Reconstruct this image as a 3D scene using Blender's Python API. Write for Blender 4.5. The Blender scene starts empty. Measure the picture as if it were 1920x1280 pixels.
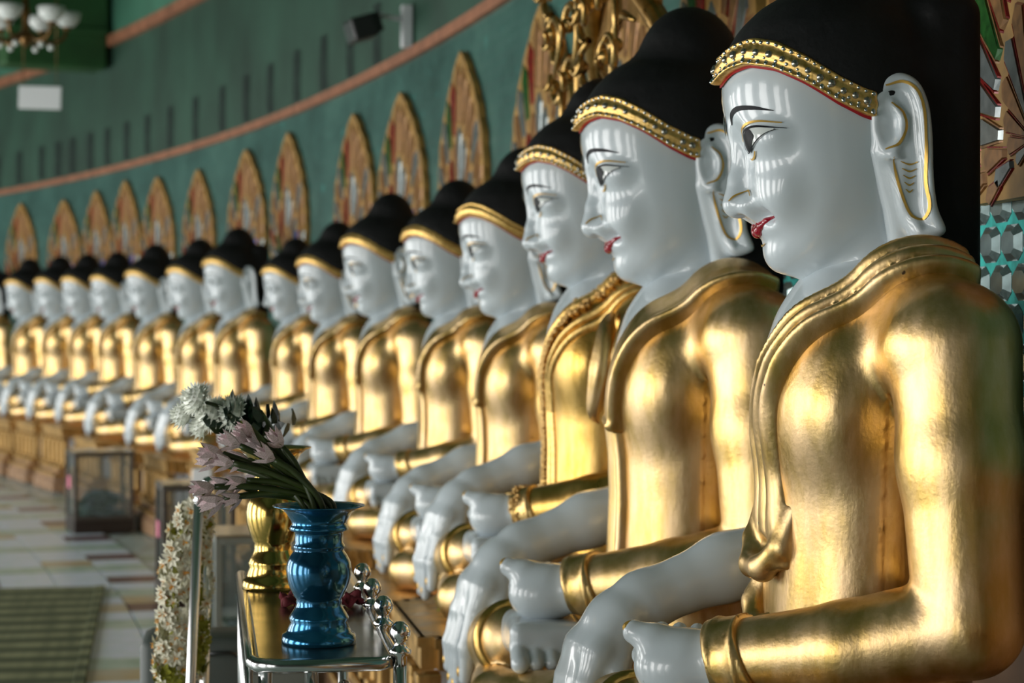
import bpy, bmesh, math, random
import numpy as np
from mathutils import Vector, Matrix
from mathutils.bvhtree import BVHTree

random.seed(7)
scene = bpy.context.scene
COL = scene.collection
PI = math.pi

# ------------------------------------------------------------------ camera
FPX = 3900.0
CAM_H = 1.45
cam_data = bpy.data.cameras.new('camera')
cam = bpy.data.objects.new('camera', cam_data)
COL.objects.link(cam)
cam.location = (0, 0, CAM_H)
cam.rotation_euler = (PI / 2, 0, 0)
cam_data.sensor_width = 36.0
cam_data.lens = FPX / 1920.0 * 36.0
cam_data.shift_y = -30.0 / 1920.0
cam_data.dof.use_dof = True
cam_data.dof.focus_distance = 3.72
cam_data.dof.aperture_fstop = 4.6
cam_data.clip_start = 0.05
scene.camera = cam

# ------------------------------------------------------------------ world, light, exposure
scene.view_settings.view_transform = 'Standard'
scene.view_settings.look = 'None'
scene.view_settings.gamma = 1.0
scene.view_settings.use_curve_mapping = False
scene.view_settings.exposure = 0.0
world = bpy.data.worlds.new('world')
scene.world = world
world.use_nodes = True
wbg = world.node_tree.nodes['Background']
wbg.inputs[0].default_value = (0.80, 0.92, 1.0, 1)
wbg.inputs[1].default_value = 1.0

# the hall is a crescent: everything sits on circles about CC
CC = (-48.8, -1.9)
R_STAT = 49.69
R_WALL = 50.14
R_FRONT = 43.6
HALL_A0, HALL_A1 = math.radians(-9), math.radians(44)


def arc(r, a, z=0.0):
    return Vector((CC[0] + r * math.cos(a), CC[1] + r * math.sin(a), z))


def ray_arc(px, r):
    a = (px - 960.0) / FPX
    A = a * a + 1
    B = -2 * (a * CC[0] + CC[1])
    c = CC[0] ** 2 + CC[1] ** 2 - r * r
    t = (-B + math.sqrt(B * B - 4 * A * c)) / (2 * A)
    return math.atan2(t - CC[1], t * a - CC[0]), t


DOOR_W, DOOR_H = 1.5, 2.75
DOOR_STEP = math.radians(3.6)
DOORS = [math.radians(-3.4) + i * DOOR_STEP for i in range(13)]
for i, a in enumerate(DOORS):
    L = bpy.data.lights.new('doorway_daylight', 'AREA')
    L.shape = 'RECTANGLE'
    L.size = DOOR_W
    L.size_y = DOOR_H
    L.energy = 106.0
    L.color = (1.0, 0.965, 0.92)
    o = bpy.data.objects.new('doorway_daylight', L)
    COL.objects.link(o)
    o.location = arc(R_FRONT - 0.32, a, DOOR_H / 2 + 0.02)
    o.rotation_euler = (PI / 2, 0, a - PI / 2)


# ------------------------------------------------------------------ materials
MATS = {}


def new_mat(name):
    m = bpy.data.materials.new(name)
    m.use_nodes = True
    MATS[name] = m
    nt = m.node_tree
    return m, nt, nt.nodes['Principled BSDF']


def N(nt, t, **kw):
    n = nt.nodes.new(t)
    for k, v in kw.items():
        if k in n.inputs:
            n.inputs[k].default_value = v
        else:
            setattr(n, k, v)
    return n


def simple(name, col, rough=0.5, metal=0.0, var=0.0, vscale=20.0, bump=0.0, bscale=60.0, coat=0.0, trans=0.0, spec=0.5):
    m, nt, b = new_mat(name)
    b.inputs['Roughness'].default_value = rough
    b.inputs['Metallic'].default_value = metal
    b.inputs['Coat Weight'].default_value = coat
    b.inputs['Coat Roughness'].default_value = 0.05
    b.inputs['Transmission Weight'].default_value = trans
    b.inputs['Specular IOR Level'].default_value = spec
    c4 = (*col, 1)
    tc = N(nt, 'ShaderNodeTexCoord')
    if var > 0:
        nz = N(nt, 'ShaderNodeTexNoise', Scale=vscale, Detail=5.0)
        nt.links.new(tc.outputs['Object'], nz.inputs['Vector'])
        rp = N(nt, 'ShaderNodeValToRGB')
        rp.color_ramp.elements[0].position = 0.3
        rp.color_ramp.elements[1].position = 0.7
        rp.color_ramp.elements[0].color = (*[max(0, c * (1 - var)) for c in col], 1)
        rp.color_ramp.elements[1].color = (*[min(1, c * (1 + var)) for c in col], 1)
        nt.links.new(nz.outputs['Fac'], rp.inputs['Fac'])
        nt.links.new(rp.outputs['Color'], b.inputs['Base Color'])
    else:
        b.inputs['Base Color'].default_value = c4
    if bump > 0:
        nb = N(nt, 'ShaderNodeTexNoise', Scale=bscale, Detail=4.0)
        nt.links.new(tc.outputs['Object'], nb.inputs['Vector'])
        bp = N(nt, 'ShaderNodeBump', Strength=bump, Distance=0.01)
        nt.links.new(nb.outputs['Fac'], bp.inputs['Height'])
        nt.links.new(bp.outputs['Normal'], b.inputs['Normal'])
    return m


def gold_mat(name, colA, colB, rough=0.3, stain=True, streak=(7, 7, 2.5)):
    """gold leaf: colour drifting between two golds, hammered relief, small dark chips"""
    m, nt, b = new_mat(name)
    lk = nt.links.new
    tc = N(nt, 'ShaderNodeTexCoord')
    mp = N(nt, 'ShaderNodeMapping')
    mp.inputs['Scale'].default_value = streak
    lk(tc.outputs['Object'], mp.inputs['Vector'])
    n1 = N(nt, 'ShaderNodeTexNoise', Scale=2.2, Detail=8.0, Roughness=0.6)
    lk(mp.outputs['Vector'], n1.inputs['Vector'])
    r1 = N(nt, 'ShaderNodeValToRGB')
    r1.color_ramp.elements[0].position = 0.36
    r1.color_ramp.elements[1].position = 0.64
    r1.color_ramp.elements[0].color = (*colA, 1)
    r1.color_ramp.elements[1].color = (*colB, 1)
    lk(n1.outputs['Fac'], r1.inputs['Fac'])
    out = r1.outputs['Color']
    rr = N(nt, 'ShaderNodeMapRange')
    rr.inputs['From Min'].default_value = 0.3
    rr.inputs['From Max'].default_value = 0.7
    rr.inputs['To Min'].default_value = rough * 0.85
    rr.inputs['To Max'].default_value = rough * 1.25
    lk(n1.outputs['Fac'], rr.inputs['Value'])
    lk(rr.outputs['Result'], b.inputs['Roughness'])
    met = None
    if stain:
        n2 = N(nt, 'ShaderNodeTexNoise', Scale=26.0, Detail=3.0)
        lk(tc.outputs['Object'], n2.inputs['Vector'])
        r2 = N(nt, 'ShaderNodeValToRGB')
        r2.color_ramp.elements[0].position = 0.735
        r2.color_ramp.elements[1].position = 0.76
        r2.color_ramp.elements[0].color = (0, 0, 0, 1)
        r2.color_ramp.elements[1].color = (1, 1, 1, 1)
        lk(n2.outputs['Fac'], r2.inputs['Fac'])
        mx = N(nt, 'ShaderNodeMix', data_type='RGBA')
        mx.inputs[7].default_value = (0.05, 0.025, 0.01, 1)
        lk(r2.outputs['Color'], mx.inputs[0])
        lk(out, mx.inputs[6])
        out = mx.outputs[2]
        inv = N(nt, 'ShaderNodeMath', operation='SUBTRACT')
        inv.inputs[0].default_value = 1.0
        lk(r2.outputs['Color'], inv.inputs[1])
        lk(inv.outputs[0], b.inputs['Metallic'])
    else:
        b.inputs['Metallic'].default_value = 1.0
    lk(out, b.inputs['Base Color'])
    mpb = N(nt, 'ShaderNodeMapping')
    mpb.inputs['Scale'].default_value = (1, 1, 0.30)
    lk(tc.outputs['Object'], mpb.inputs['Vector'])
    nb = N(nt, 'ShaderNodeTexNoise', Scale=34.0, Detail=6.0, Roughness=0.55)
    lk(mpb.outputs['Vector'], nb.inputs['Vector'])
    bp = N(nt, 'ShaderNodeBump', Strength=0.20, Distance=0.006)
    lk(nb.outputs['Fac'], bp.inputs['Height'])
    nb2 = N(nt, 'ShaderNodeTexNoise', Scale=110.0, Detail=3.0)
    lk(tc.outputs['Object'], nb2.inputs['Vector'])
    bp2 = N(nt, 'ShaderNodeBump', Strength=0.12, Distance=0.004)
    lk(nb2.outputs['Fac'], bp2.inputs['Height'])
    lk(bp.outputs['Normal'], bp2.inputs['Normal'])
    lk(bp2.outputs['Normal'], b.inputs['Normal'])
    return m


gold_mat('gold_leaf', (0.60, 0.40, 0.125), (0.82, 0.59, 0.33), 0.37)
gold_mat('gold_deep', (0.54, 0.31, 0.06), (0.78, 0.50, 0.16), 0.30, stain=False)
gold_mat('gold_old', (0.34, 0.205, 0.06), (0.60, 0.39, 0.14), 0.30, stain=False)
gold_mat('gold_band', (0.66, 0.40, 0.10), (0.95, 0.66, 0.26), 0.42, stain=False, streak=(40, 40, 40))
gold_mat('gold_dull', (0.42, 0.26, 0.09), (0.72, 0.46, 0.18), 0.42)
simple('gold_paint', (0.62, 0.38, 0.08), 0.35, 0.6)
simple('black_paint', (0.004, 0.005, 0.008), 0.5, spec=0.15)
simple('red_paint', (0.30, 0.004, 0.02), 0.12, coat=0.6)
simple('red_line', (0.32, 0.01, 0.02), 0.4)
simple('hair_black', (0.0045, 0.005, 0.0055), 0.62, var=0.5, vscale=9, bump=0.4, bscale=22, spec=0.3)
simple('eye_white', (0.62, 0.66, 0.64), 0.12, coat=0.5)
simple('eye_pupil', (0.004, 0.006, 0.008), 0.45, spec=0.15)
simple('gem_silver', (0.55, 0.60, 0.62), 0.14, 1.0)
simple('gem_pearl', (0.34, 0.34, 0.30), 0.2, 0.9)
simple('gem_green', (0.06, 0.11, 0.08), 0.1, 0.4, coat=1.0)
simple('urna_dark', (0.03, 0.05, 0.05), 0.2)


def enamel():
    """glossy white enamel paint with faint yellowing, brush relief and a few dark nicks"""
    m, nt, b = new_mat('white_enamel')
    lk = nt.links.new
    tc = N(nt, 'ShaderNodeTexCoord')
    n1 = N(nt, 'ShaderNodeTexNoise', Scale=3.0, Detail=6.0)
    lk(tc.outputs['Object'], n1.inputs['Vector'])
    r1 = N(nt, 'ShaderNodeValToRGB')
    r1.color_ramp.elements[0].position = 0.3
    r1.color_ramp.elements[1].position = 0.75
    r1.color_ramp.elements[0].color = (0.51, 0.58, 0.62, 1)
    r1.color_ramp.elements[1].color = (0.58, 0.645, 0.68, 1)
    lk(n1.outputs['Fac'], r1.inputs['Fac'])
    n2 = N(nt, 'ShaderNodeTexNoise', Scale=42.0, Detail=4.0)
    lk(tc.outputs['Object'], n2.inputs['Vector'])
    r2 = N(nt, 'ShaderNodeValToRGB')
    r2.color_ramp.elements[0].position = 0.74
    r2.color_ramp.elements[1].position = 0.78
    r2.color_ramp.elements[0].color = (0, 0, 0, 1)
    r2.color_ramp.elements[1].color = (0.75, 0.75, 0.75, 1)
    lk(n2.outputs['Fac'], r2.inputs['Fac'])
    mx = N(nt, 'ShaderNodeMix', data_type='RGBA')
    mx.inputs[7].default_value = (0.16, 0.15, 0.12, 1)
    lk(r2.outputs['Color'], mx.inputs[0])
    lk(r1.outputs['Color'], mx.inputs[6])
    lk(mx.outputs[2], b.inputs['Base Color'])
    b.inputs['Roughness'].default_value = 0.24
    b.inputs['Coat Weight'].default_value = 0.5
    b.inputs['Coat Roughness'].default_value = 0.06
    nb = N(nt, 'ShaderNodeTexNoise', Scale=16.0, Detail=3.0)
    lk(tc.outputs['Object'], nb.inputs['Vector'])
    bp = N(nt, 'ShaderNodeBump', Strength=0.10, Distance=0.006)
    lk(nb.outputs['Fac'], bp.inputs['Height'])
    lk(bp.outputs['Normal'], b.inputs['Normal'])
    lk(bp.outputs['Normal'], b.inputs['Coat Normal'])


enamel()


def wall_mat():
    """old green glass mosaic wall, drifting tone, streaks and small bright chips"""
    m, nt, b = new_mat('wall_mosaic')
    lk = nt.links.new
    tc = N(nt, 'ShaderNodeTexCoord')
    uv = tc.outputs['UV']
    n1 = N(nt, 'ShaderNodeTexNoise', Scale=1.6, Detail=7.0, Roughness=0.62)
    lk(uv, n1.inputs['Vector'])
    r1 = N(nt, 'ShaderNodeValToRGB')
    r1.color_ramp.elements[0].position = 0.30
    r1.color_ramp.elements[1].position = 0.72
    r1.color_ramp.elements[0].color = (0.030, 0.085, 0.072, 1)
    r1.color_ramp.elements[1].color = (0.085, 0.20, 0.165, 1)
    e = r1.color_ramp.elements.new(0.5)
    e.color = (0.050, 0.135, 0.115, 1)
    lk(n1.outputs['Fac'], r1.inputs['Fac'])
    # bright turquoise spots where grout shows
    n2 = N(nt, 'ShaderNodeTexNoise', Scale=9.0, Detail=3.0)
    lk(uv, n2.inputs['Vector'])
    r2 = N(nt, 'ShaderNodeValToRGB')
    r2.color_ramp.elements[0].position = 0.66
    r2.color_ramp.elements[1].position = 0.74
    r2.color_ramp.elements[0].color = (0, 0, 0, 1)
    r2.color_ramp.elements[1].color = (0.8, 0.8, 0.8, 1)
    lk(n2.outputs['Fac'], r2.inputs['Fac'])
    mx = N(nt, 'ShaderNodeMix', data_type='RGBA')
    mx.inputs[7].default_value = (0.06, 0.30, 0.27, 1)
    lk(r2.outputs['Color'], mx.inputs[0])
    lk(r1.outputs['Color'], mx.inputs[6])
    br = N(nt, 'ShaderNodeTexBrick', Scale=1.0)
    br.inputs['Brick Width'].default_value = 0.11
    br.inputs['Row Height'].default_value = 0.055
    br.inputs['Mortar Size'].default_value = 0.006
    br.inputs['Color1'].default_value = (1, 1, 1, 1)
    br.inputs['Color2'].default_value = (0.70, 0.72, 0.75, 1)
    br.inputs['Mortar'].default_value = (0.55, 0.85, 0.8, 1)
    lk(uv, br.inputs['Vector'])
    mul = N(nt, 'ShaderNodeMix', data_type='RGBA', blend_type='MULTIPLY')
    mul.inputs[0].default_value = 0.55
    lk(mx.outputs[2], mul.inputs[6])
    lk(br.outputs['Color'], mul.inputs[7])
    lk(mul.outputs[2], b.inputs['Base Color'])
    b.inputs['Roughness'].default_value = 0.38
    bp = N(nt, 'ShaderNodeBump', Strength=0.5, Distance=0.01)
    lk(br.outputs['Fac'], bp.inputs['Height'])
    lk(bp.outputs['Normal'], b.inputs['Normal'])


wall_mat()
simple('wall_upper', (0.022, 0.070, 0.045), 0.6, var=0.35, vscale=1.2)
simple('wall_crown', (0.05, 0.17, 0.11), 0.6, var=0.3, vscale=1.0)
simple('wall_plain', (0.14, 0.15, 0.13), 0.8, var=0.15, vscale=2)
simple('ceiling_green', (0.025, 0.07, 0.042), 0.7, var=0.2, vscale=1)
simple('beam_green', (0.020, 0.085, 0.022), 0.6, var=0.25, vscale=3)
simple('trim_terracotta', (0.30, 0.125, 0.065), 0.6, var=0.3, vscale=8)
simple('inscription_ink', (0.008, 0.02, 0.018), 0.5)
simple('teal_grout', (0.03, 0.40, 0.36), 0.8, var=0.4, vscale=30)
simple('tile_mirror', (0.20, 0.27, 0.27), 0.18, 0.7, var=0.25, vscale=40)
simple('glass_grey', (0.22, 0.25, 0.25), 0.25, 0.5, var=0.3, vscale=25)
simple('glass_amber', (0.28, 0.135, 0.045), 0.35, 0.3, var=0.4, vscale=40)
simple('glass_red', (0.24, 0.012, 0.010), 0.22, 0.2, var=0.3, vscale=40)
simple('glass_blue', (0.015, 0.025, 0.22), 0.2, 0.2, var=0.5, vscale=60)
simple('glass_green', (0.02, 0.11, 0.02), 0.2, 0.2, var=0.5, vscale=60)
simple('halo_grout', (0.36, 0.20, 0.045), 0.6, var=0.35, vscale=14)
simple('steel', (0.62, 0.63, 0.63), 0.16, 1.0)
simple('steel_top', (0.34, 0.32, 0.28), 0.22, 1.0, var=0.35, vscale=12)
simple('chrome', (0.78, 0.79, 0.80), 0.11, 1.0)
simple('steel_tube', (0.78, 0.79, 0.80), 0.28, 1.0)
simple('blue_glaze', (0.014, 0.135, 0.27), 0.17, 0.8, var=0.5, vscale=9, bump=0.05, bscale=18, coat=0.5)
simple('brass', (0.64, 0.43, 0.12), 0.16, 1.0)
simple('petal_white', (0.93, 0.95, 0.88), 0.6)
simple('petal_cream', (0.86, 0.84, 0.70), 0.55)
simple('petal_pink', (0.84, 0.64, 0.66), 0.55, var=0.3, vscale=30)
simple('petal_green', (0.11, 0.13, 0.02), 0.5)
simple('leaf_dark', (0.010, 0.040, 0.018), 0.45, var=0.3, vscale=20)
simple('stem_green', (0.028, 0.045, 0.008), 0.4, var=0.4, vscale=30)
simple('stamen_orange', (0.72, 0.34, 0.03), 0.5)
simple('leaf_yellow', (0.30, 0.30, 0.03), 0.5, var=0.4, vscale=30)
simple('red_cloth', (0.11, 0.006, 0.012), 0.8, var=0.3, vscale=30)
simple('frame_bronze', (0.10, 0.085, 0.075), 0.35, 0.5)
simple('frame_grey', (0.25, 0.27, 0.25), 0.35, 0.5)
simple('wood_dark', (0.025, 0.016, 0.012), 0.4)
simple('paper_pink', (0.80, 0.24, 0.36), 0.8)
simple('paper_white', (0.80, 0.82, 0.84), 0.8)
simple('banknote_green', (0.05, 0.11, 0.09), 0.7, var=0.5, vscale=16)
simple('banknote_blue', (0.20, 0.30, 0.40), 0.7, var=0.4, vscale=16)
simple('box_grey', (0.075, 0.09, 0.085), 0.5, var=0.15, vscale=6)
simple('shade_white', (0.72, 0.76, 0.74), 0.3)
simple('old_brass', (0.16, 0.085, 0.025), 0.35, 0.8)
simple('lamp_black', (0.012, 0.014, 0.014), 0.4)
simple('lamp_white', (0.7, 0.72, 0.75), 0.4)
simple('throne_brown', (0.36, 0.215, 0.12), 0.5, var=0.35, vscale=7, bump=0.2, bscale=18)
simple('bounce_brown', (0.20, 0.105, 0.045), 0.5, var=0.35, vscale=3)  # for the unseen panel that warms the gold's reflections
simple('throne_white', (0.66, 0.68, 0.72), 0.45)
simple('dark_offering', (0.05, 0.045, 0.02), 0.7, var=0.6, vscale=20)
gl, glnt, glb = new_mat('clear_glass')
glb.inputs['Base Color'].default_value = (0.25, 0.32, 0.31, 1)
glb.inputs['Roughness'].default_value = 0.03
glb.inputs['Alpha'].default_value = 0.20
glb.inputs['IOR'].default_value = 1.5


def tile_floor_mat(name, cols, seed):
    """one glazed floor tile: a patterned square, polished"""
    m, nt, b = new_mat(name)
    lk = nt.links.new
    tc = N(nt, 'ShaderNodeTexCoord')
    vo = N(nt, 'ShaderNodeTexNoise', Scale=5.0, Detail=3.0)
    mp = N(nt, 'ShaderNodeMapping')
    mp.inputs['Location'].default_value = (seed * 3.1, seed * 1.7, 0)
    lk(tc.outputs['Object'], mp.inputs['Vector'])
    lk(mp.outputs['Vector'], vo.inputs['Vector'])
    rp = N(nt, 'ShaderNodeValToRGB')
    for k, c in enumerate(cols):
        if k < 2:
            el = rp.color_ramp.elements[k]
        else:
            el = rp.color_ramp.elements.new(0.5)
        el.position = 0.35 + 0.3 * k / max(1, len(cols) - 1)
        el.color = (*c, 1)
    lk(vo.outputs['Fac'], rp.inputs['Fac'])
    lk(rp.outputs['Color'], b.inputs['Base Color'])
    b.inputs['Roughness'].default_value = 0.30
    b.inputs['Specular IOR Level'].default_value = 0.25


tile_floor_mat('tile_pale', [(0.60, 0.73, 0.80), (0.70, 0.77, 0.92), (0.58, 0.76, 0.70)], 1)
tile_floor_mat('tile_sage', [(0.24, 0.38, 0.29), (0.40, 0.56, 0.46), (0.54, 0.62, 0.56)], 2)
tile_floor_mat('tile_maroon', [(0.075, 0.016, 0.018), (0.12, 0.03, 0.03)], 3)
tile_floor_mat('tile_ochre', [(0.50, 0.38, 0.18), (0.52, 0.48, 0.36)], 4)
ff, ffnt, ffb = new_mat('floor_far')
fftc = N(ffnt, 'ShaderNodeTexCoord')
ffbr = N(ffnt, 'ShaderNodeTexBrick', Scale=1.0)
ffbr.offset = 0.0
ffbr.inputs['Brick Width'].default_value = 0.30
ffbr.inputs['Row Height'].default_value = 0.30
ffbr.inputs['Mortar Size'].default_value = 0.006
ffbr.inputs['Color1'].default_value = (0.60, 0.70, 0.74, 1)
ffbr.inputs['Color2'].default_value = (0.34, 0.46, 0.38, 1)
ffbr.inputs['Mortar'].default_value = (0.30, 0.28, 0.25, 1)
ffnt.links.new(fftc.outputs['Object'], ffbr.inputs['Vector'])
ffnt.links.new(ffbr.outputs['Color'], ffb.inputs['Base Color'])
ffb.inputs['Roughness'].default_value = 0.30
ffb.inputs['Specular IOR Level'].default_value = 0.25


def mat_mat():
    m, nt, b = new_mat('woven_mat')
    lk = nt.links.new
    tc = N(nt, 'ShaderNodeTexCoord')
    w1 = N(nt, 'ShaderNodeTexWave', Scale=1.1, Distortion=1.2)
    lk(tc.outputs['Object'], w1.inputs['Vector'])
    w2 = N(nt, 'ShaderNodeTexNoise', Scale=3.0, Detail=4.0)
    mp = N(nt, 'ShaderNodeMapping')
    mp.inputs['Scale'].default_value = (0.3, 6, 1)
    lk(tc.outputs['Object'], mp.inputs['Vector'])
    lk(mp.outputs['Vector'], w2.inputs['Vector'])
    mx = N(nt, 'ShaderNodeMath', operation='MULTIPLY')
    lk(w1.outputs['Fac'], mx.inputs[0])
    lk(w2.outputs['Fac'], mx.inputs[1])
    rp = N(nt, 'ShaderNodeValToRGB')
    rp.color_ramp.elements[0].position = 0.05
    rp.color_ramp.elements[1].position = 0.55
    rp.color_ramp.elements[0].color = (0.09, 0.105, 0.06, 1)
    rp.color_ramp.elements[1].color = (0.29, 0.30, 0.17, 1)
    lk(mx.outputs[0], rp.inputs['Fac'])
    lk(rp.outputs['Color'], b.inputs['Base Color'])
    b.inputs['Roughness'].default_value = 0.75
    b.inputs['Specular IOR Level'].default_value = 0.15


mat_mat()


# ------------------------------------------------------------------ object helpers
def tag(o, label=None, cat=None, group=None, kind=None):
    if label:
        o['label'] = label
    if cat:
        o['category'] = cat
    if group:
        o['group'] = group
    if kind:
        o['kind'] = kind
    return o


def link_mesh(name, me, mat, parent=None, smooth=True):
    if mat:
        me.materials.append(MATS[mat])
    if smooth:
        me.polygons.foreach_set('use_smooth', [True] * len(me.polygons))
    o = bpy.data.objects.new(name, me)
    COL.objects.link(o)
    if parent:
        o.parent = parent
    return o


def py_mesh(name, verts, faces, mat, parent=None, smooth=True):
    me = bpy.data.meshes.new(name)
    me.from_pydata([tuple(v) for v in verts], [], faces)
    me.update()
    return link_mesh(name, me, mat, parent, smooth)


def bm_obj(name, bm, mat, parent=None, smooth=True):
    bmesh.ops.recalc_face_normals(bm, faces=bm.faces)
    me = bpy.data.meshes.new(name)
    bm.to_mesh(me)
    bm.free()
    return link_mesh(name, me, mat, parent, smooth)


def share(name, src, parent, loc=None, rot=None, sc=None):
    o = bpy.data.objects.new(name, src.data if hasattr(src, 'data') else src)
    COL.objects.link(o)
    o.parent = parent
    if loc is not None:
        o.location = loc
    if rot is not None:
        o.rotation_euler = rot
    if sc is not None:
        o.scale = sc
    return o


def empty(name, loc, rz=0.0, sc=1.0):
    o = bpy.data.objects.new(name, None)
    COL.objects.link(o)
    o.location = loc
    o.rotation_euler = (0, 0, rz)
    o.scale = (sc, sc, sc)
    o.empty_display_size = 0.1
    return o


def add_box(bm, c, s, M=None, bevel=0.0):
    r = bmesh.ops.create_cube(bm, size=1.0)
    vs = r['verts']
    for v in vs:
        v.co = Vector((v.co.x * s[0], v.co.y * s[1], v.co.z * s[2]))
    if bevel > 0:
        es = list({e for v in vs for e in v.link_edges})
        rb = bmesh.ops.bevel(bm, geom=es, offset=bevel, segments=2, affect='EDGES', profile=0.5)
        vs = list({v for f in rb['faces'] for v in f.verts} | {v for v in vs if v.is_valid})
    for v in vs:
        v.co = v.co + Vector(c)
        if M is not None:
            v.co = M @ v.co
    return vs


def add_tube(bm, pts, radii, seg=10, closed=False, caps=True):
    pts = [Vector(p) for p in pts]
    n = len(pts)
    if not hasattr(radii, '__len__'):
        radii = [radii] * n
    rings = []
    ref = Vector((0.13, 0.21, 0.97)).normalized()
    prev = None
    for i, p in enumerate(pts):
        a = pts[(i - 1) % n] if (closed or i > 0) else pts[i]
        b = pts[(i + 1) % n] if (closed or i < n - 1) else pts[i]
        t = (b - a).normalized()
        if prev is None:
            u = t.cross(ref)
            if u.length < 1e-3:
                u = t.cross(Vector((1, 0, 0)))
        else:
            u = prev - t * prev.dot(t)
        u.normalize()
        prev = u
        w = t.cross(u)
        rings.append([bm.verts.new(p + (u * math.cos(2 * PI * k / seg) + w * math.sin(2 * PI * k / seg)) * radii[i]) for k in range(seg)])
    m = n if closed else n - 1
    for i in range(m):
        A, B = rings[i], rings[(i + 1) % n]
        for k in range(seg):
            bm.faces.new((A[k], A[(k + 1) % seg], B[(k + 1) % seg], B[k]))
    if caps and not closed:
        bm.faces.new(rings[0][::-1])
        bm.faces.new(rings[-1])
    return rings


def add_lathe(bm, prof, seg=40, c=(0, 0, 0)):
    rings = []
    for r, z in prof:
        rings.append([bm.verts.new((c[0] + max(r, 1e-4) * math.cos(2 * PI * k / seg), c[1] + max(r, 1e-4) * math.sin(2 * PI * k / seg), c[2] + z)) for k in range(seg)])
    for i in range(len(rings) - 1):
        A, B = rings[i], rings[i + 1]
        for k in range(seg):
            bm.faces.new((A[k], A[(k + 1) % seg], B[(k + 1) % seg], B[k]))
    bm.faces.new(rings[0][::-1])
    bm.faces.new(rings[-1])


def add_sphere(bm, c, r, u=12, v=8, sc=(1, 1, 1), M=None):
    rr = bmesh.ops.create_uvsphere(bm, u_segments=u, v_segments=v, radius=r)
    for w in rr['verts']:
        w.co = Vector((w.co.x * sc[0], w.co.y * sc[1], w.co.z * sc[2])) 
        if M is not None:
            w.co = M @ w.co
        w.co = w.co + Vector(c)


def smooth_curve(pts, n=8):
    """Catmull-Rom through the points"""
    P = [Vector(p) for p in pts]
    P = [2 * P[0] - P[1]] + P + [2 * P[-1] - P[-2]]
    out = []
    for i in range(1, len(P) - 2):
        for k in range(n):
            t = k / n
            a, b, c, d = P[i - 1], P[i], P[i + 1], P[i + 2]
            out.append(0.5 * ((2 * b) + (c - a) * t + (2 * a - 5 * b + 4 * c - d) * t * t + (3 * b - a - 3 * c + d) * t ** 3))
    out.append(P[-2])
    return out


# ------------------------------------------------------------------ implicit-surface modelling
def tab(zs, vs, sm=0.06):
    zs = np.array(zs, float)
    vs = np.array(vs, float)
    o = np.argsort(zs)
    zs, vs = zs[o], vs[o]
    g = np.linspace(zs[0], zs[-1], 800)
    v = np.interp(g, zs, vs)
    if sm > 0:
        k = max(1, int(sm / (g[1] - g[0])))
        ker = np.hanning(2 * k + 3)
        ker /= ker.sum()
        vp = np.concatenate([v[0] - (v[1:k + 2][::-1] - v[0]), v, v[-1] - (v[-k - 2:-1][::-1] - v[-1])])
        v = np.convolve(vp, ker, 'valid')[:800]
    return lambda z: np.interp(z, g, v)


def smin(a, b, k):
    h = np.maximum(k - np.abs(a - b), 0) / k
    return np.minimum(a, b) - h * h * k * 0.25


def smax(a, b, k):
    return -smin(-a, -b, k)


def cone(p, a, b, r1, r2):
    l, f, z = p
    ax, ay, az = a
    dx, dy, dz = b[0] - ax, b[1] - ay, b[2] - az
    L2 = dx * dx + dy * dy + dz * dz
    t = ((l - ax) * dx + (f - ay) * dy + (z - az) * dz) / L2
    t = np.clip(t, 0, 1)
    return np.sqrt((l - ax - t * dx) ** 2 + (f - ay - t * dy) ** 2 + (z - az - t * dz) ** 2) - (r1 + (r2 - r1) * t)


def chain(p, pts, rs, k=0.0):
    d = None
    for i in range(len(pts) - 1):
        c = cone(p, pts[i], pts[i + 1], rs[i], rs[i + 1])
        d = c if d is None else (np.minimum(d, c) if k <= 0 else smin(d, c, k))
    return d


def ell(p, c, r):
    q = np.sqrt(((p[0] - c[0]) / r[0]) ** 2 + ((p[1] - c[1]) / r[1]) ** 2 + ((p[2] - c[2]) / r[2]) ** 2)
    return (q - 1) * min(r)


def rbox(p, c, h, r):
    qx = np.abs(p[0] - c[0]) - h[0] + r
    qy = np.abs(p[1] - c[1]) - h[1] + r
    qz = np.abs(p[2] - c[2]) - h[2] + r
    return np.sqrt(np.maximum(qx, 0) ** 2 + np.maximum(qy, 0) ** 2 + np.maximum(qz, 0) ** 2) + np.minimum(np.maximum(qx, np.maximum(qy, qz)), 0) - r


def loft(p, W, FR, BK, FC, n=2.3):
    l, f, z = p
    w = W(z)
    fc = FC(z)
    a = np.where(f > fc, FR(z) - fc, fc - BK(z))
    a = np.maximum(a, 0.02)
    w = np.maximum(w, 0.02)
    q = ((np.abs(l) / w) ** n + (np.abs(f - fc) / a) ** n + 1e-9) ** (1.0 / n)
    return (q - 1) * np.minimum(w, a)


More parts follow.
